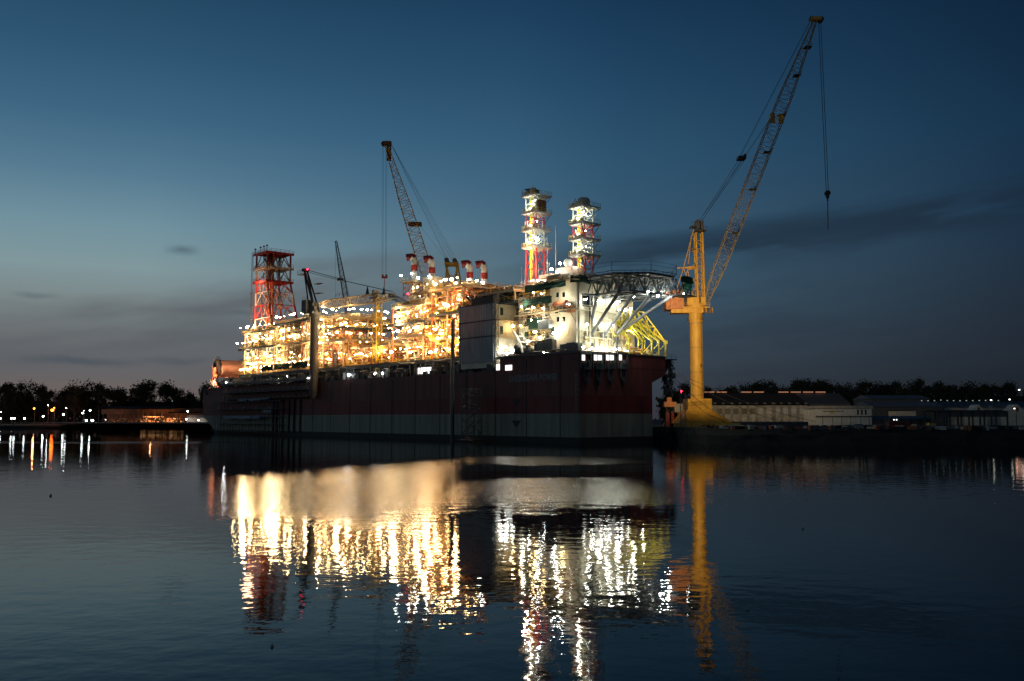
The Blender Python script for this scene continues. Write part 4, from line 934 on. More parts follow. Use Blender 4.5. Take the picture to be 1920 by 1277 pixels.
def lampmesh(kind, pole):
    key = (kind, round(pole,1))
    if key not in mm:
        mb = MB(); mb.sphere((0,0,0), 1.0, 1, 8, 5, .8); mb.bar((0,.3,.75),(0,.3,1.15),.8,6,0,r2=.4)
        if pole > 0: mb.bar((0,.9,-pole/.42),(0,.9,.6),.14,4,0,caps=False); mb.bar((0,.9,.6),(0,.3,.9),.14,4,0,caps=False)
        me = bpy.data.meshes.new('floodlight'); me.from_pydata(mb.v, [], mb.f); me.materials.append(K['dgrey']); me.materials.append(K[kind])
        me.polygons.foreach_set('material_index', mb.m); me.update(); mm[key] = (me, mb)
    return mm[key]
LAMPS = [(a,b,c,d,k,r*(.8 if k in ('lw','lo') else .85),p) for a,b,c,d,k,r,p in LAMPS]
LAMPS.sort(key=lambda t: -t[0])
kn = {'lw':'warm yellow floodlight','lo':'orange floodlight','lc':'cool white floodlight','lb':'dazzling white floodlight','lr':'red warning lamp'}
for (_, s, w, z, kind, r, pole) in LAMPS[:98]:
    o = bpy.data.objects.new('floodlight' if kind != 'lr' else 'warning_lamp', lampmesh(kind, pole)[0]); COL.objects.link(o); o.parent = ship; o.location = (s,w,z); tb = kind in ('lw','lc') and R.random() < .4; o.scale = (r*1.7,r,r*.6) if tb else (r,r,r); o['group'] = 'floodlights along the ship'
    if kind in ('lr','lb','lo'): o['label'] = kn[kind]
mb = MB(); kk = ['lw','lo','lc','lb','lr']
for (_, s, w, z, kind, r, pole) in LAMPS[98:]:
    src = lampmesh(kind, pole)[1]; tb = (1.9,.55) if kind in ('lw','lc') and R.random() < .4 else (1,1); mb.add([(s+x*r*tb[0], w+y*r, z+q*r*tb[1]) for x,y,q in src.v], src.f, 0)
    for i, mi in enumerate(src.m): mb.m[len(mb.m)-len(src.m)+i] = 0 if mi == 0 else 1+kk.index(kind)
o = spart(mb, 'floodlight', [K['dgrey']]+[K[k] for k in kk]); o['kind'] = 'stuff'; o['label'] = 'the many smaller floodlights among the pipes, with extra ones added for fill'
def plight(name, loc, col, power, parent=ship, size=.4, spot=None, aim=None):
    l = bpy.data.lights.new(name, 'SPOT' if spot else 'POINT'); l.energy = power; l.color = col; l.shadow_soft_size = size
    o = bpy.data.objects.new(name, l); COL.objects.link(o); o.parent = parent; o.location = loc
    if spot: l.spot_size = rad(spot); l.spot_blend = .5; o.rotation_euler = (Vector(aim)-Vector(loc)).to_track_quat('-Z','Y').to_euler()
    return o
# unseen point and spot lights added to strengthen the lamps above
plight('tower_light', (fs+5,fw-3,62), (1,.6,.35), 2500, size=2.2)  # added partway up to brighten the tower top
for (a, b, zs_) in ((40,67,(27.5,32.5,39)),(69,97,(27.5,32,39)),(99,119,(28,32,37,41)),(123,148,(28,)),(151,168,(28,35,39.5)),(171,187,(28,34,42))):
    for z in zs_:
        for k in range(3): plight('module_fill_light', (a+(b-a)*(k+.5)/3+R.uniform(-1.5,1.5), (.4,6.5,3)[k], z+1.4), (1,.76,.44) if z > 30 and a != 171 else (1,.62,.30), 2300, size=.9)  # added fill that evens out the glow inside the modules
for (s, z) in ((218,29.5),(224,33),(218,36.8),(232,37.5),(231,31.8)): plight('deck_fill_light', (s,-.6,z), (1,.94,.72), 650, size=.5)  # added fill along the side of the quarters
for (w, z) in ((5,27),(12,27),(8,33),(24,30),(28,27)): plight('deck_fill_light', (240.5 if w<17 else 235,w,z), (.98,1,.78), 800, size=.5)  # added fill for the quarters end and the yellow frames
for mst in (m1, m2):
    for za in mst[3][1:]: plight('mast_fill_light', (mst[1]+2.4, 7.2, za-2.4), (.97,1,.85), 420, size=.3)  # added inside each mast level to brighten it
plight('boom_fill_light', (112,-2.5,45.6), (1,.7,.35), 1600)  # added in front of the resting boom to brighten it
plight('boom_fill_light', (128,-1.5,44), (1,.7,.35), 1200)
plight('deck_fill_light', (250,20,37.2), (.97,1,.9), 900, size=.4)
plight('reel_light', (16,-2,21.5), (1,.52,.28), 90000, aim=(5,9,26), spot=80)
plight('tower_light', (fs+5,fw-5,47), (1,.55,.3), 11000)
plight('tower_light', (fs+a+5,fw-3,49), (1,.55,.3), 9000)
inv = lambda p: (( p[0]-A0[0])*U[0]+(p[1]-A0[1])*U[1], (p[0]-A0[0])*V[0]+(p[1]-A0[1])*V[1], p[2])
CR = at(1305, 800, 280)
plight('bow_floodlight', (253.6,28.2,35.4), (1,.7,.36), 60000, aim=inv((CR.x, CR.y, 40)), spot=95)

# ================================================================== right crane
def world_line(*pts): return [at(*p) for p in pts]
rc = empty('shipyard_crane', (CR.x, CR.y, 3.9)); tag(rc, 'tall yellow slewing crane on a pyramid base, long boom raised to the top right', 'crane')
def rl(p): return Vector(p)-Vector((CR.x, CR.y, 3.9))
def A_(px, py, dy=0): return rl(at(px, py, 280+dy))
mb = MB(); zt = A_(1300,748).z; x0, x1 = A_(1285,748).x, A_(1329,748).x; X0, X1 = A_(1262,797).x, A_(1362,797).x
zl = A_(1300,768).z; D = 4.2
mb.bb((x0,-D,zl-2),(x1,D,zt)); n0 = [(x0,-D,zl),(x1,-D,zl),(x1,D,zl),(x0,D,zl)]; n1 = [(X0,-9,1.0),(X1,-9,1.0),(X1,9,1.0),(X0,9,1.0)]
mb.add(n1+n0, [(0,1,5,4),(1,2,6,5),(2,3,7,6),(3,0,4,7),(3,2,1,0),(4,5,6,7)])
for x in (X0,X0+4,X1-4,X1):
    mb.bb((x-1.4,-10,0),(x+1.4,-8.6,1.0)); mb.bb((x-1.4,8.6,0),(x+1.4,10,1.0))
for x in range(-8, 9, 2): mb.bar((x+1,-9.4,0.0),(x+1,-9.9,0.0),.5,8)
mb.bar((X0-1.5,-9.6,.8),(X1+1.8,-9.6,.8),.35); spart(mb, 'pyramid_base', K['crane_y'], rc)
pr = (A_(1317,700).x-A_(1293.5,700).x)/2; zp = A_(1300,600).z; cx = A_(1305.5,670).x
mb = MB(); mb.lathe((cx,0,0), [(pr*1.02,zt-.5),(pr,zt+1),(pr*.98,zp+1.5)], 36); spart(mb, 'pillar', K['crane_y'], rc)
mb = MB()
for z in (zt+1, zt+8, zt+15.5, zp-1.2): mb.lathe((cx,0,z), [(pr*1.05,0),(pr*1.05,.18)], 32)
for d in (-.25,.25): mb.bar((cx+pr*.75+d,-pr*.75,zt),(cx+pr*.75+d,-pr*.75,zp),.06)
z = zt
while z < zp: mb.bar((cx+pr*.75-.25,-pr*.75,z),(cx+pr*.75+.25,-pr*.75,z),.04); z += .5
mb.bar((cx-pr*.8,-pr*.7,zt),(cx-pr*.8,-pr*.7,zp),.1,6); spart(mb, 'pillar_ladder', K['boomy'], rc)
mb = MB(); mb.lathe((cx,0,zp-.6), [(pr*1.28,0),(pr*1.28,.25)], 28); mb.lathe((cx,0,zp), [(pr*1.08,0),(pr*1.08,2.2)], 28)
pts = [(cx+pr*1.3*math.cos(t*math.pi/8),pr*1.3*math.sin(t*math.pi/8),zp-.3) for t in range(17)]; mb.rail(pts,1.2,0,.05,1.2)
mb.lathe((cx,0,zp+2.2), [(pr*1.1,0),(pr*1.5,2.4),(pr*1.5,2.6)], 28); spart(mb, 'pillar_gallery', K['crane_y'], rc)
mb = MB(); zs = A_(1300,577).z; xl, xr = A_(1250,585).x, A_(1328,585).x
mb.bb((xl+1.0,-2.2,zs-1.8),(cx+2,2.2,zs-.3)); mb.bb((xl,-2.8,zs-.3),(xr,2.8,zs)); 
for i in range(7): x = xl+2+i*1.9; mb.bb((x,-2.5,zs-1.7),(x+.2,2.5,zs-.3))
mb.rail([(xl,-2.8,zs),(xr,-2.8,zs)],1.2,0,.06,1.5); mb.rail([(xl,2.8,zs),(xr,2.8,zs)],1.2,0,.06,1.5); spart(mb, 'slewing_platform', K['crane_y'], rc)
mb = MB(); a_ = A_(1246,577); b_ = A_(1278,549); mb.bb((a_.x,-2.8,a_.z-.8),(b_.x-1.9,2.8,b_.z)); mb.bb((a_.x+1.2,-3.4,a_.z-.6),(b_.x,3.4,b_.z+.4)); spart(mb, 'counterweight', K['orange'], rc)
mb = MB(); a_ = A_(1286,573); b_ = A_(1308,559); mb.bb((a_.x,-2.4,a_.z),(b_.x,2.4,b_.z)); c2 = A_(1321,574); mb.bb((b_.x+.6,-2.0,c2.z),(c2.x,2.0,b_.z+.2)); mb.box((a_.x+1.2,0,b_.z+.4),(1.2,1.2,.7)); mb.rail([(a_.x,-2.4,b_.z),(b_.x,-2.4,b_.z)],1,0,.05); spart(mb, 'machinery_house', K['crane_y'], rc)
mb = MB(); T1 = A_(1303.5,437); T2 = A_(1315.5,437); B1 = A_(1307,560); B2 = A_(1320,570)
for d in (-1.4,1.4):
    o = Vector((0,d,0)); mb.bar(T1+o,B1+o,.3,8,0); mb.bar(T2+o,B2+o,.3,8,0)
    st1 = A_(1299,432)+o; k1 = A_((1280,1291)[d>0],504)+o; mb.bar(st1,k1,.14,6,0); mb.bar(k1,A_((1260,1272)[d>0],566)+o,.12,6,0); mb.bar(k1,A_((1300,1302)[d>0],560)+o,.12,6,0); mb.bar(k1,T1.lerp(B1,.52)+o,.3,4,0)
for t in range(1,8):
    p = T1.lerp(B1,t/8); q = T2.lerp(B2,t/8); mb.bar(p-Vector((0,1.4,0)),q-Vector((0,1.4,0)),.1); mb.bar(p-Vector((0,1.4,0)),p+Vector((0,1.4,0)),.1); q2 = T2.lerp(B2,(t+1)/8) if t < 7 else B2; mb.bar(p-Vector((0,1.4,0)),q2-Vector((0,1.4,0)),.08)
for z in (.3,.55,.75,.9): p = T1.lerp(B1,z); mb.bb((p.x-1.4,-2,p.z),(p.x,-1,p.z+.12)); mb.rail([(p.x-1.4,-2,p.z),(p.x,-2,p.z)],1.0,0,.05)
p = A_(1268,504); mb.bar(p-Vector((0,1.4,0)),(B1.x,-1.4,T1.lerp(B1,.54).z),.22,4); spart(mb, 'a_frame', K['crane_y'], rc)
mb = MB(); h1 = A_(1304,433); h2 = A_(1317,414); mb.bb((h1.x,-1.9,h1.z),(h1.x+.9,1.9,h2.z)); mb.bb((h2.x-.9,-1.9,h1.z),(h2.x,1.9,h2.z-.3)); mb.bar((h1.x+1,0,h2.z-1),(h2.x-.5,0,h2.z-1),1.0,12); mb.bar((h1.x+1,0,h1.z+.8),(h2.x-.5,0,h1.z+.8),.9,12)
mb.bb((h1.x-1.7,-2,h1.z+1.1),(h1.x,2,h1.z+1.3)); mb.rail([(h1.x-1.7,-2,h1.z+1.3),(h1.x,-2,h1.z+1.3)],1.1,0,.06); mb.bb((h1.x-.4,-2.2,h1.z-.2),(h2.x+.9,2.2,h1.z)); mb.rail([(h2.x,-2.2,h1.z),(h2.x+.9,-2.2,h1.z)],1.1,0,.06)
spart(mb, 'mast_head', K['dgrey'], rc)
mb = MB(); f0 = A_(1321,572); tipv = A_(1529,36)
lattice(mb, f0, tipv, [(0,1.0,.6),(.12,1.6,1.6),(.35,1.7,1.85),(.72,1.7,1.85),(1,.7,.5)], 36, .16, .07)
spart(mb, 'boom', K['boomy'], rc, 'long yellow lattice boom')
mb = MB()
a2, b2 = frame(tipv-f0)
for t in (.25,.4,.53,.66,.8,.9): p = f0.lerp(tipv,t); mb.box(p-Vector((-.9,0,.2)),(2.2,2.6,.18)); mb.rail([p+Vector((2.0,-1.3,0)),p+Vector((2.0,1.3,0))],1,0,.05)
t = .64; p = f0.lerp(tipv,t)
for k in range(2): mb.box(p+Vector((-1.5+k*2.6,-1.2,.2)),(1.5,.5,3.0),1)
mb.box(tipv,(3.2,2.2,1.0),1); mb.bar(tipv+Vector((1.6,-.8,-.2)),tipv+Vector((1.6,.8,-.2)),.9,10,0); mb.bar(tipv+Vector((-1.4,-.8,.2)),tipv+Vector((-1.4,.8,.2)),.6,10,0)
spart(mb, 'boom_fittings', [K['dgrey'],K['crane_y']], rc)
mb = MB(); sp = A_(1390,297)
for d in (-1.2,-.4,.4,1.2): o=Vector((0,d,0)); mb.bar(Vector((h2.x-1,d,h2.z)),sp+o+Vector((-.5 if d<0 else .9,0,0)),.05,4,caps=False); mb.bar(Vector((h2.x-.2,d,h2.z)),sp+o+Vector((.2 if d<0 else 1.3,0,-.2)),.05,4,caps=False)
mb.box(sp,(2.4,3,.9)); mb.box(sp+Vector((.9,0,.6)),(.7,3,.8))
for d in (-1.2,1.2): mb.bar(sp+Vector((-.5,d,.4)),tipv+Vector((-1.2,d*.6,.2)),.055,4,caps=False); mb.bar(sp+Vector((.9,d,.4)),f0.lerp(tipv,.66)+Vector((-1.6,d,0)),.05,4,caps=False)
spart(mb, 'luffing_ropes', K['black'], rc)
mb = MB(); hk = A_(1551.5,366)
for i, (dx, dy) in enumerate(((-.5,-.3),(-.17,.3),(.17,-.3),(.5,.3))): mb.bar(tipv+Vector((1.3+dx,dy,-.5)),hk+Vector((dx,dy,1)),.05,4,caps=False)
spart(mb, 'hoist_ropes', K['black'], rc)
mb = MB(); mb.bar(hk+Vector((0,-.6,.6)),hk+Vector((0,.6,.6)),.85,12); mb.box(hk+Vector((0,0,-.2)),(.9,.8,1.4)); mb.bar(hk+Vector((0,0,-.8)),hk+Vector((0,0,-1.8)),.25,8); e_ = A_(1552.5,430); mb.bar(hk+Vector((0,0,-1.7)),e_,.14,5); spart(mb, 'hook_block', K['black'], rc)
# mark on the pillar
mb = MB()
for i,(dx,dz,w_,h_) in enumerate(((-.5,0,.14,1.0),(-.3,.1,.3,.14),(.0,0,.14,1.0),(.25,.4,.4,.14),(.45,.0,.14,1.0))):
    t = -.85+dx*.45; mb.box((cx+(pr+.02)*math.cos(t),(pr+.02)*math.sin(t),A_(1315,686).z+dz),(w_,.06,h_),0,t+math.pi/2)
spart(mb, 'pillar_mark', K['black'], rc)

# ================================================================== crane behind the ship
c2e_ = at(848, 700, 345); bc = empty('shipyard_crane', (c2e_.x, 345, 3.9)); tag(bc, 'yellow lattice boom crane behind the ship, boom leaning left over the exhaust stacks', 'crane')
def B_(px, py, dy=0): return at(px, py, 345+dy)-Vector((c2e_.x, 345, 3.9))
mb = MB(); z = B_(848,548).z; lattice(mb, (0,0,0), (0,0,z-1), [(0,4.5,4.5),(.5,3,3),(1,2.6,2.6)], 12, .4, .2); spart(mb, 'portal_tower', K['crane_y'], bc)
mb = MB(); mb.bb((-6,-3.5,z-1),(6,3.5,z)); mb.bb((-4,-3,z),(4.5,3,z+3)); mb.rail([(-6,-3.5,z),(6,-3.5,z)],1.1,0,.06); spart(mb, 'machinery_house', K['crane_y'], bc)
mb = MB()
for d in (-2,2):
    for (pa, pb) in (((838,492),(836,545)),((858,492),(866,545)),((836,492),(848,545)),((858,492),(852,545))): mb.bar(B_(*pa)+Vector((0,d,0)),B_(*pb)+Vector((0,d,0)),.36,4)
    mb.bar(B_(834,496)+Vector((0,d,0)),B_(860,496)+Vector((0,d,0)),.7,4); mb.bar(B_(838,518)+Vector((0,d,0)),B_(862,518)+Vector((0,d,0)),.2,4)
for p in ((838,489),(853,490)): mb.bar(B_(*p)-Vector((0,2.4,0)),B_(*p)+Vector((0,2.4,0)),.9,10,1)
spart(mb, 'a_frame', [K['crane_y'],K['dgrey']], bc)
f = B_(812,548); t = B_(724,270); mb = MB(); lattice(mb, f, t, [(0,1.2,.6),(.12,1.8,2.2),(.35,1.8,2.2),(.6,1.7,1.9),(.8,1.2,1.2),(1,.6,.6)], 28, .17, .085); spart(mb, 'boom', K['crane_y'], bc)
mb = MB(); q = f.lerp(t,.45); mb.box(q+Vector((1.2,0,.3)),(5,3,1.2)); mb.box(f.lerp(t,.94),(1.6,1.6,6)); mb.box(t+Vector((.4,0,.3)),(3.2,2,1.2)); mb.bar(t+Vector((-1,-.8,0)),t+Vector((-1,.8,0)),.9,10); mb.bar(t,t+Vector((0,0,2)),.06); spart(mb, 'boom_fittings', K['wood'], bc)
mb = MB()
for (pa) in ((838,488),(841,488),(853,489),(857,489),(848,489)): mb.bar(t+Vector((1.8,R.uniform(-.8,.8),.2)),B_(*pa)+Vector((0,R.uniform(-1.5,1.5),0)),.045,4,caps=False)
mb.bar(q+Vector((3,0,0)),B_(838,489),.04,4,caps=False); spart(mb, 'luffing_ropes', K['black'], bc)
mb = MB(); hk = B_(721,520)
for dx in (-1.0,-.6,.3,.7): mb.bar(t+Vector((dx-.4,0,-.5)),hk+Vector((dx,0,1)),.045,4,caps=False)
spart(mb, 'hoist_ropes', K['black'], bc)
mb = MB(); mb.box(hk+Vector((-.7,0,.3)),(.8,.6,1.4)); mb.box(hk+Vector((.7,0,.3)),(.8,.6,1.4)); mb.box(hk,(2.0,.5,.6)); mb.bar(hk,B_(721,536),.14,5); spart(mb, 'hook_block', K['cred'], bc)
# distant thin crane
dp = at(648, 700, 460); dc = empty('tower_crane', (dp.x,460,3.9)); tag(dc, 'thin distant grey lattice crane between the flare tower and the leaning boom', 'crane')
D_ = lambda px, py: at(px,py,460)-Vector((dp.x,460,3.9))
mb = MB(); lattice(mb, D_(663,640), D_(630,452), [(0,1.6,1.6),(.3,1.3,1.3),(.7,1.0,1.0),(1,.4,.4)], 34, .16, .08); spart(mb, 'boom', K['dgrey'], dc)
mb = MB(); mb.bar(D_(629,452),D_(629,600),.05); mb.bar(D_(631,455),D_(664,590),.05); mb.bar(D_(664,590),D_(668,640),.12); spart(mb, 'hoist_ropes', K['black'], dc)
mb = MB(); lattice(mb, (0,0,0), D_(663,640), [(0,2,2),(1,2,2)], 12, .2, .1); mb.box(D_(665,642),(8,4,3)); spart(mb, 'tower', K['dgrey'], dc)

# ================================================================== piles in front of the ship
pp, zz = onw(848, 830, -7); P = shipw(pp,-7,0); mp = empty('mooring_pile', (P.x,P.y,0)); tag(mp, 'tall dark tubular pile standing in the water before the hull, left of the grey cladding', 'pile')
zt = onw(848, 600, -7)[1]; mb = MB(); mb.lathe((0,0,0), [(.55,-2),(.55,zt-1),(.35,zt)], 14); spart(mb, 'pile_shaft', K['dgrey'], mp)
mb = MB(); mb.lathe((0,0,zt), [(.5,0),(.5,.2)], 12); mb.bar((0,0,zt),(.3,0,zt+.8),.08); spart(mb, 'pile_cap', K['dgrey'], mp)
mb = MB(); mb.sphere((.35,0,zt+1.1),.4); spart(mb, 'beacon', lampmat('beacon', (1,.3,.1), 25), mp)
pp, zz = onw(884, 830, -5); P = shipw(pp,-5,0); at_ = empty('access_tower', (P.x,P.y,0), math.atan2(U[1],U[0])); tag(at_, 'dark scaffold stair tower standing on a float against the hull', 'scaffold tower')
mb = MB(); lattice(mb, (0,0,.6), (0,0,14.5), [(0,2.2,1.6),(1,2.2,1.6)], 8, .14, .08); spart(mb, 'scaffold_frame', K['dgrey'], at_)
mb = MB()
for i in range(6): z=1+i*2.3; mb.bar((-1.8,-.6,z),(1.8,-.6,z+2.1),.14); mb.bb((-2,-1.4,z-.05),(2,1.4,z))
spart(mb, 'stair_flights', K['dgrey'], at_)
mb = MB(); mb.bb((-4,-2.4,-.5),(4,2.4,.6)); mb.bar((-4.1,-2.4,.3),(4.1,-2.4,.3),.25,6); spart(mb, 'float', K['black'], at_)
# buoys
for i, (px, py, d) in enumerate(((1505,992,'in dark open water below the white building'),(1402,1143,'lowest right one, below the crane reflection'),(95,930,'at the far left of the water'),(510,1213,'near the bottom, left of the bright reflections'))):
    r = ray(px, py); t = -H/r[2]; mb = MB(); q = max(.05, t*.0014); mb.sphere((0,0,q*.3),q,0,10,6); mb.bar((0,0,q),(0,0,q*1.9),q*.2,5); o = mb.build('buoy', K['concrete']); o.location = (t*r[0],t*r[1],0)
    tag(o, 'tiny round float '+d, 'buoy', 'small floats on the water')
# mooring ropes from the ship's far corner to the quay
for i, (pa, pb, d) in enumerate((((1264,700,262),(1512,802,300),'longest'),((1262,706,262),(1400,800,280),'middle'),((1262,712,262),(1360,790,268),'lowest'),((1266,698,262),(1580,800,305),'uppermost'))):
    a_, b_ = at(*pa), at(*pb); mb = MB(); pts = [a_.lerp(b_,k/14)+Vector((0,0,-2.2*math.sin(math.pi*k/14))) for k in range(15)]; mb.path([p-a_ for p in pts],.07,5); o = mb.build('mooring_rope', K['rope']); o.location = a_
    tag(o, d+' of the four mooring ropes running from the ship past the crane to the quay', 'rope', 'mooring ropes to the quay')

# ================================================================== right shipyard
G = 3.9
def yard(name, px0, px1, Y, ztop_px, label, cat, mats, depth=14):
    a = at(px0, 795, Y); b = at(px1, 795, Y); e = empty(name, (a.x, Y, G)); tag(e, label, cat); return e, b.x-a.x, at(px0, ztop_px, Y).z-G
# warehouse
wh, wl, wt = yard('warehouse', 1326, 1512, 330, 757, 'long concrete warehouse with pilasters and a strip lit roof ridge behind the yellow crane', 'warehouse', None)
rt = at(1400,737,344).z-G; DW = 28
mb = MB(); mb.bb((0,0,-.2),(wl,DW,wt)); spart(mb, 'wall', mat('pale_render', (.68,.67,.6), .85, scale=.5, dirt=(.34,.33,.28)), wh)
mb = MB(); mb.add([(-1,-1,wt-.1),(wl+.4,-1,wt-.1),(wl+.4,DW/2,rt),(-1,DW/2,rt),(-1,DW+1,wt-.1),(wl+.4,DW+1,wt-.1)], [(0,1,2,3),(3,2,5,4)]); mb.add([(-1,-1,wt-.4),(wl+.4,-1,wt-.4),(wl+.4,DW/2,rt-.3),(-1,DW/2,rt-.3)],[(3,2,1,0)]); spart(mb, 'roof', K['roof'], wh)
mb = MB(); gx = at(1585,795,338).x-at(1326,795,330).x
mb.add([(wl,2,-.2),(gx,2,-.2),(gx,2,wt),(gx,DW/2,rt),(wl,DW/2,rt),(wl,2,wt)],[(0,1,2,5),(5,2,3,4)]); mb.add([(gx,2,-.2),(gx,DW,-.2),(gx,DW,wt),(gx,DW/2,rt),(gx,2,wt)],[(0,1,2,3,4)]); spart(mb, 'gable_wall', K['dgrey'], wh)
for i in range(13):
    x = wl*i/12; mb = MB(); big = i == 6 or i == 7; mb.bb((x-.55,-.45,-.2),(x+(.75 if i==8 else .45),0,wt+.3)); spart(mb, 'pilaster', K['concrete'], wh)
for i in range(12):
    x = wl*(i+.5)/12
    mb = MB(); mb.bb((x-1.15,-.12,wt*.52),(x+1.15,0.01,wt*.78)); spart(mb, 'window', K['white'] if i > 5 else K['boot'], wh)
mb = MB(); n = 10
for i in range(n):
    if i % 3 != 2 or i > 6: x0 = 2+wl*1.3*i/n; mb.box((x0+wl*.055,DW/2-.2,rt+.35),(wl*.105,.3,.3))
spart(mb, 'ridge_strip_light', mat('ridge_glow', (1,.5,.35), emit=((1,.42,.22), .35)), wh)
for i in range(8): mb = MB(); mb.box((3+i*wl*.15,DW/2,rt+.9),(1.6,1.2,.7)); spart(mb, 'roof_vent', K['roof'], wh)
# white building
wb, bl, bt = yard('white_building', 1530, 1635, 296, 761, 'two storey white building with flat parapet right of the warehouse', 'building', None)
mb = MB(); mb.bb((0,0,-.2),(bl,12,bt-1.0)); spart(mb, 'wall', K['white'], wb)
mb = MB(); mb.bb((-.4,-.4,bt-.9),(bl+.3,12.4,bt)); spart(mb, 'parapet', K['concrete'], wb)
mb = MB(); mb.bb((-.1,-.3,bt*.45),(bl,0,bt*.5)); 
for x in (.12,.3,.46,.62,.8,.95): mb.bb((bl*x-.06,-.1,-.1),(bl*x+.06,0,bt*.45))
mb.bb((bl*.12,-.12,bt*.72),(bl*.5,0,bt*.75)); spart(mb, 'trim', K['dgrey'], wb)
mb = MB(); mb.box((bl*.29,-.1,bt*.68),(1.2,.1,.5)); spart(mb, 'sign', K['yellow'], wb)
for x in (.72,.79,.86): mb = MB(); mb.box((bl*x+.6,-.06,bt*.5+1.2),(.45,.1,1.6)); spart(mb, 'window', K['glass'], wb)
# sheds to the right
def shed(name, px0, px1, Y, ye, yr, label, wallm, roofm, dep=18, open_=False):
    e, l, h = yard(name, px0, px1, Y, ye, label, 'shed', None); r_ = at(px0, yr, Y+dep/2).z-G; mb = MB()
    if open_:
        for i in range(7): mb.bb((l*i/6-.2,0,-.2),(l*i/6+.2,.4,h)); mb.bb((l*i/6-.2,dep-.4,-.2),(l*i/6+.2,dep,h))
        mb.bb((0,0,h-1.6),(l,.2,h))
    else: mb.bb((0,0,-.2),(l,dep,h))
    spart(mb, 'posts' if open_ else 'wall', wallm, e)
    mb = MB(); mb.add([(-.6,-.6,h),(l+.6,-.6,h),(l+.6,dep/2,r_),(-.6,dep/2,r_),(-.6,dep+.6,h),(l+.6,dep+.6,h)],[(0,1,2,3),(3,2,5,4),(0,3,4),(1,5,2)]); spart(mb, 'roof', roofm, e); return e, l, h
lt = mat('pale_roofing', (.13,.14,.16), .6)
shed('shed', 1636, 1745, 372, 748, 741, 'pale roofed shed farthest back behind the white building', K['dgrey'], lt, 20)
shed('shed', 1640, 1770, 345, 763, 753, 'long grey shed with light roof right of the white building', K['dgrey'], lt, 22)
shed('shed', 1772, 1960, 350, 764, 753, 'long blue roofed shed with a row of roof lights at far right', K['concrete'], mat('blue_roofing', (.05,.08,.11), .6), 22)
shed('shed', 1636, 1745, 300, 786, 780, 'low open shelter with pale roof over parked cargo', K['dgrey'], lt, 8, True)
shed('shed', 1760, 1890, 285, 772, 769, 'wide dark open shelter on thin posts at right', K['dgrey'], K['roof'], 10, True)
e, l, h = shed('office_hut', 1680, 1718, 318, 770, 769, 'small beige hut with flat front between the sheds', K['cream'], K['roof'], 6)
for k, (pa, pb, Y, d) in enumerate(((1820,1850,330,'left'),(1890,1925,322,'right'))):
    a_ = at(pa, 772, Y); b_ = at(pb, 772, Y); l = b_.x-a_.x; e = empty('gabled_house', (a_.x, Y, G)); tag(e, d+' cream house with curved gable at the right edge of the yard', 'house')
    z0 = a_.z-G; mb = MB(); prof = [(0,-.2),(l,-.2),(l,z0),(l*.8,z0+.9),(l*.66,z0+1.6),(l*.6,z0+2.3),(l*.5,z0+2.6),(l*.4,z0+2.3),(l*.34,z0+1.6),(l*.2,z0+.9),(0,z0)]
    n = len(prof); mb.add([(x,0,z) for x,z in prof]+[(x,5,z) for x,z in prof],[tuple(range(n)),tuple(reversed(range(n,2*n)))]+[(i,n+i,n+(i+1)%n,(i+1)%n) for i in range(n)]); spart(mb, 'wall', K['cream'], e)
    mb = MB(); mb.box((l*.5,-.05,z0+.8),(.7,.12,1.4)); spart(mb, 'window', K['wood'], e)
# row of roof lamps and yard lamps
def street(px, py, Y, g0, kind, r, label, cat='street lamp', group=None, name='street_lamp'):
    p = at(px, py, Y); e = empty(name, (p.x, Y, g0)); tag(e, label, cat, group); h = p.z-g0
    if h > 1.2: mb = MB(); mb.bar((.5,0,0),(.5,0,h+.4),.12,6,r2=.08); mb.bar((.5,0,h+.4),(0,0,h+.45),.08,5); spart(mb, 'pole', K['dgrey'], e)
    mb = MB(); mb.lathe((0,0,h+r*.6), [(r*1.1,0),(r*.7,.2),(.1,.3)], 8); spart(mb, 'lamp_hood', K['dgrey'], e)
    mb = MB(); mb.sphere((0,0,h),r,0,8,6,.8); spart(mb, 'lamp', K[kind], e); return e
K['tiny'] = lampmat('roof_lamp', (.8,.95,.9), .4); K['yr'] = lampmat('yard_lamp', (1,.5,.35), 8); K['yw'] = lampmat('yard_lamp_white', (.95,.95,.8), 5)
for i, px in enumerate((1728,1740,1752,1764,1776,1788,1800,1812,1824,1836,1848,1860,1872)):
    street(px, 750.5+R.uniform(-.6,1), 352, G, 'tiny', .22, 'tiny roof light in the row along the blue roofed shed', 'roof light', 'roof lights of the long shed', 'roof_light')
street(1902,766,300,G,'yr',.22,'bright pinkish yard lamp in front of the right gabled house'); street(1858,750,352,G,'yw',.3,'brighter white lamp above the blue roofed shed'); street(1893,749,352,G,'yw',.3,'white lamp farthest right above the sheds')
street(1676,787,296,G,'yw',.2,'left of two small white lamps under the open shelter'); street(1681,787,296,G,'yw',.2,'right of two small white lamps under the open shelter'); street(1911,731,430,G,'yw',.4,'white hilltop lamp behind the trees at the right edge')
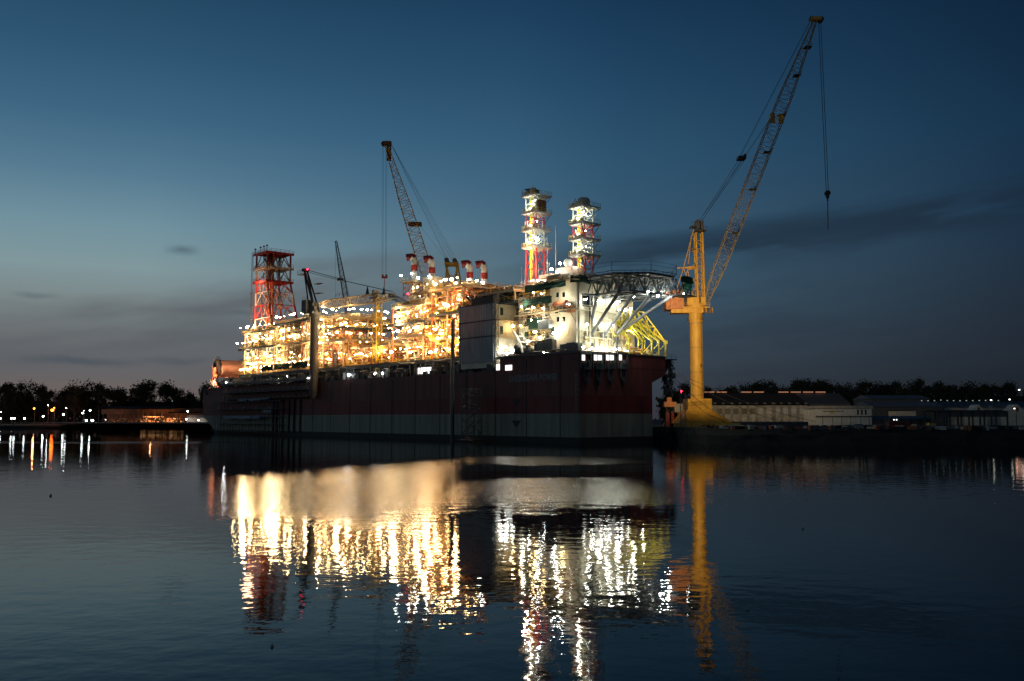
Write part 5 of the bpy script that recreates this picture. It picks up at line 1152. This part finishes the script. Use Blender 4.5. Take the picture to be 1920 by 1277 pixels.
# containers and cargo
def container(px0, px1, y0, Y, m, label, g='shipping containers in the yard'):
    a_, b_ = at(px0, 800, Y), at(px1, 800, Y); h = at(px0, y0, Y).z-G; l = b_.x-a_.x; e = empty('container', (a_.x, Y, G)); tag(e, label, 'container', g)
    mb = MB(); mb.bb((0,0,0),(l,2.4,h)); x = .2
    while x < l-.2: mb.bb((x,-.06,.15),(x+.15,0,h-.15)); x += .4
    spart(mb, 'corrugated_box', K[m], e)
    mb = MB()
    for x in (0,l): mb.bb((x-.08,-.1,0),(x+.08,.08,h+.05))
    mb.bb((0,-.1,h-.1),(l,.02,h+.06)); spart(mb, 'corner_frame', K['dgrey'], e)
container(1570,1585,797.5,255,'cred','dark maroon container before the white building'); container(1590,1606,797,255,'teal','teal container right of the maroon one'); container(1607,1617,795.5,258,'teal','higher small teal container'); container(1618,1640,797,255,'wood','brown container beside the teal ones')
container(1668,1706,791,255,'cred','largest red container below the open shelter'); container(1744,1756,793,255,'yellow','small yellow container in the middle of the yard')
for (px0,px1,y0,m,lab) in ((1525,1531,802,'white','small white crate nearest the warehouse corner'),(1536,1547,802,'blue','low blue grey crate before the white building'),(1608,1630,806,'tarp','row of white wrapped bundles on the quay'),(1700,1707,804,'concrete','pale block beside the red container'),(1754,1767,802,'tarp','white tank crate right of the yellow container'),(1720,1732,801,'yellow','yellow machine part on the ground'),(1845,1856,804,'tarp','white covered small boat at the right')):
    a_, b_ = at(px0, 812, 232), at(px1, 812, 232); h = max(.6, at(px0, y0, 232).z-G); l = b_.x-a_.x; mb = MB(); n = max(1,int(l/1.1))
    for i in range(n): mb.box((l*(i+.5)/n,0,h/2),(l/n*.9,1.1,h)); mb.box((l*(i+.5)/n,0,h+.08),(l/n*.6,.7,.16))
    o = mb.build('crate', K[m]); o.location = (a_.x, 236, G); tag(o, lab, 'crate', 'cargo on the quay')
# gantry rail and fence along the quay, bollards
f0_, f1_ = at(1365,797,275), at(1505,797,275); e = empty('fence', (f0_.x,275,G)); tag(e, 'blue grey hoarding fence in front of the warehouse', 'fence'); mb = MB(); l = f1_.x-f0_.x; x = 0
while x < l: mb.bb((x,0,0),(x+1.9,.06,1.5)); x += 2
spart(mb, 'boards', K['blue'], e); mb = MB(); x = 0
while x <= l: mb.bb((x-.08,-.08,0),(x-.0,.1,1.8)); x += 2
spart(mb, 'post', K['dgrey'], e)
# scaffold tower with red lamp, orange box and red lit blocks left of the crane
e = empty('scaffold_tower', (at(1281,790,262).x,262,G)); tag(e, 'thin scaffold tower with red lamp left of the yellow crane', 'scaffold tower')
h = at(1281,738,262).z-G; mb = MB(); lattice(mb, (0,0,0), (0,0,h), [(0,.7,.7),(1,.7,.7)], 7, .07, .04); mb.bb((-.8,-.8,h),(.8,.8,h+.1)); spart(mb, 'tower', K['grey'], e); mb = MB(); mb.sphere((-.4,0,h+.7),.22); mb.bar((-.4,0,h),(-.4,0,h+.6),.05); spart(mb, 'warning_lamp', K['lr'], e)
e = empty('raised_cabin', (at(1248,790,290).x,290,G)); tag(e, 'orange cabin on a steel frame between ship and yellow crane', 'cabin'); zc = at(1248,763,290).z-G
mb = MB(); mb.bb((-.3,0,zc),(3.2,3,zc+1.6)); mb.bb((.6,0,zc+1.6),(2,2,zc+3)); spart(mb, 'cabin_box', K['orange'], e); mb = MB(); lattice(mb,(1.5,1.4,0),(1.5,1.4,zc),[(0,1,1),(1,1,1)],4,.1,.06); spart(mb, 'support_frame', K['dgrey'], e)
for i,(px,w_) in enumerate(((1253,1.6),(1262,2.4),(1271,2.6))):
    a_ = at(px,776,285); mb = MB(); mb.box((0,0,a_.z-G-.2),(w_,1.5,1.3)); mb.bb((-w_/2,-.7,0),(w_/2,.7,a_.z-G-.85)); o = mb.build('lit_block', [K['red']]); o.location = (a_.x,285,G); o.data.materials[0] = K['cred']; tag(o, ('small left','middle','large right')[i]+' red lit block beyond the ship, low left of the crane', 'block', 'red blocks by the crane')
a_ = at(1268,790,300); o = MB().bb((0,0,0),(2.6,2,at(1268,757,300).z-G)).bb((-.5,-.3,0),(.2,0,at(1268,756,300).z-G+.4)).build('concrete_pier', K['concrete']); o.location = (a_.x,300,G); tag(o, 'pale concrete pier just left of the crane base', 'pier')
# clutter along the quay edge
mb = MB()
for i in range(420):
    x = R.uniform(50,260); y = 226+R.random()**2*30-(x-50)*.2*.9; mb.box((x,y,G+.2),(R.uniform(.3,2.6),R.uniform(.3,1),R.uniform(.3,1.2)),R.randrange(4),R.uniform(0,3))
tag(mb.build('yard_debris', [K['rock'],K['dgrey'],K['rust'],K['concrete']]), 'low dark debris and stones along the quay edge', 'debris', kind='stuff')
# yard work light that grazes the warehouse and crane base
plight('yard_light', (at(1902,766,300).x, 298, at(1902,766,300).z), (1,.5,.35), 60, None, size=1.5)

# ================================================================== far left shore
GL = 2.6
e = empty('boat_shed', (at(185,790,640).x,640,GL)); tag(e, 'long open waterside shed with lit interior left of the ship', 'shed')
l = at(376,790,640).x-at(185,790,640).x; h = at(200,765,640).z-GL; mb = MB(); mb.add([(-1,-2,h),(l*.72,-2,h-.4),(l*.72,16,h+1.4),(-1,16,h+1.4)],[(0,1,2,3)]); mb.add([(-1,-2,h-.4),(l*.72,-2,h-.8),(l*.72,16,h+1),(-1,16,h+1)],[(3,2,1,0)]); mb.bb((l*.68,-1,h-3.5),(l*.99,12,h-2.6)); spart(mb, 'roof', K['roof'], e)
mb = MB(); mb.bb((0,14,0),(l,14.4,h)); mb.bb((2,-.5,h-4.3),(l*.38,0,h-.7)); spart(mb, 'wall', mat('shed_wall', (.2,.09,.05), .8, scale=.3), e)
mb = MB()
for i in range(24): x = l*i/23; mb.bb((x-.15,-.4,0),(x+.15,0,h-(.9 if i < 17 else 3.4)))
spart(mb, 'posts', K['dgrey'], e)
for i,(a_,b_,z0,z1,m) in enumerate(((.38,.44,.4,2.2,0),(.45,.52,.4,2.6,0),(.53,.58,.3,2.4,0),(.6,.7,.4,3.0,0),(.71,.8,.4,2.2,0),(.4,.6,4.6,5.4,1),(.52,.56,3,3.8,0),(.25,.34,1,2.2,1),(.64,.68,3.2,4.0,0))):
    mb = MB(); x = l*a_
    while x < l*b_: mb.bb((x,6,z0),(x+1.0,6.2,z1)); x += 1.35
    spart(mb, 'lit_window', K['lwarmwin'] if m == 0 else mat('dim_lit_opening', (1,.5,.2), emit=((1,.42,.15), .12)), e)
mb = MB()
for _ in range(260): x=R.uniform(l*.05,l*.95); mb.bar((x,R.uniform(-3,4),R.uniform(0,4)),(x+R.uniform(-3,3),R.uniform(-3,4),R.uniform(0,4)),R.uniform(.06,.25),4,R.randrange(2))
spart(mb, 'stored_gear', [K['rust'],K['steelb']], e)
plight('shed_light', (l*.5,3,4.5), (1,.5,.2), 2000, e); plight('shed_light', (l*.72,2,2.6), (1,.5,.2), 1800, e); plight('shed_light', (l*.2,-5,3), (1,.4,.15), 350, e)
o = MB(); o.bb((0,0,0),(16,6,4.4)); o.add([(-.4,-.4,4.4),(16.4,-.4,4.4),(16.4,3,6),(-.4,3,6)],[(0,1,2,3)]); o = o.build('lit_hut', K['salmon']); o.location = (at(350,790,622).x,622,GL); tag(o, 'pinkish lit hut at the waterline beside the stern', 'hut')
plight('hut_light', (at(348,786,616).x,615.5,6), (1,.42,.25), 220, None)
SL = [(64,766,'street_o',.8,'tall orange street lamp standing alone at left'),(98,769,'street_o',1.25,'brightest orange street lamp at left'),(101.5,765,'street_o',.6,'small orange lamp just above the brightest one'),(90,760,'street_w',.5,'white lamp highest, left of the brightest orange one'),(124,765,'street_w',.5,'white lamp on the slope right of the orange lamps'),(119,777,'street_w',.75,'large white lamp right of the orange lamps'),(81,780.5,'street_w',.7,'white lamp between the two orange lamps, low'),(46,784.5,'street_w',.65,'low white lamp fourth from the left edge'),(27,784.5,'street_w',.6,'right of a close pair of low white lamps'),(21.5,784.5,'street_w',.6,'left of a close pair of low white lamps'),(1,784.5,'street_w',.6,'lower white lamp at the left edge'),(1,772,'street_w',.5,'upper white lamp at the left edge'),(155,774.5,'street_w',.6,'white lamp just left of the open shed'),(157,770,'street_w',.3,'tiny white lamp above another near the shed'),(169,769.5,'street_w',.65,'cool white lamp above the headlight pair'),(162,788.5,'street_w',.8,'left of two low bright lamps beside the shed'),(173,788.5,'street_w',.95,'right of two low bright lamps beside the shed'),(323,752,'tiny',.5,'faint lamp in the trees above the shed'),(352,771,'street_w',.55,'single white lamp above the pink hut'),(349,786,'street_w',.6,'warm lamp at the left end of the pink hut'),(372,788,'street_w',.5,'warm lamp at the water beside the ship stern'),(198,787,'yw',.5,'dim lamp under the left part of the shed')]
for px, py, k, r, lab in SL: street(px, py, 618 if py > 768 else 640, GL, k, r*.75, lab)
plight('street_light', at(98,768,634), (1,.3,.08), 5000, None); plight('street_light', at(64,766,634), (1,.3,.08), 2200, None)
e_ = SC
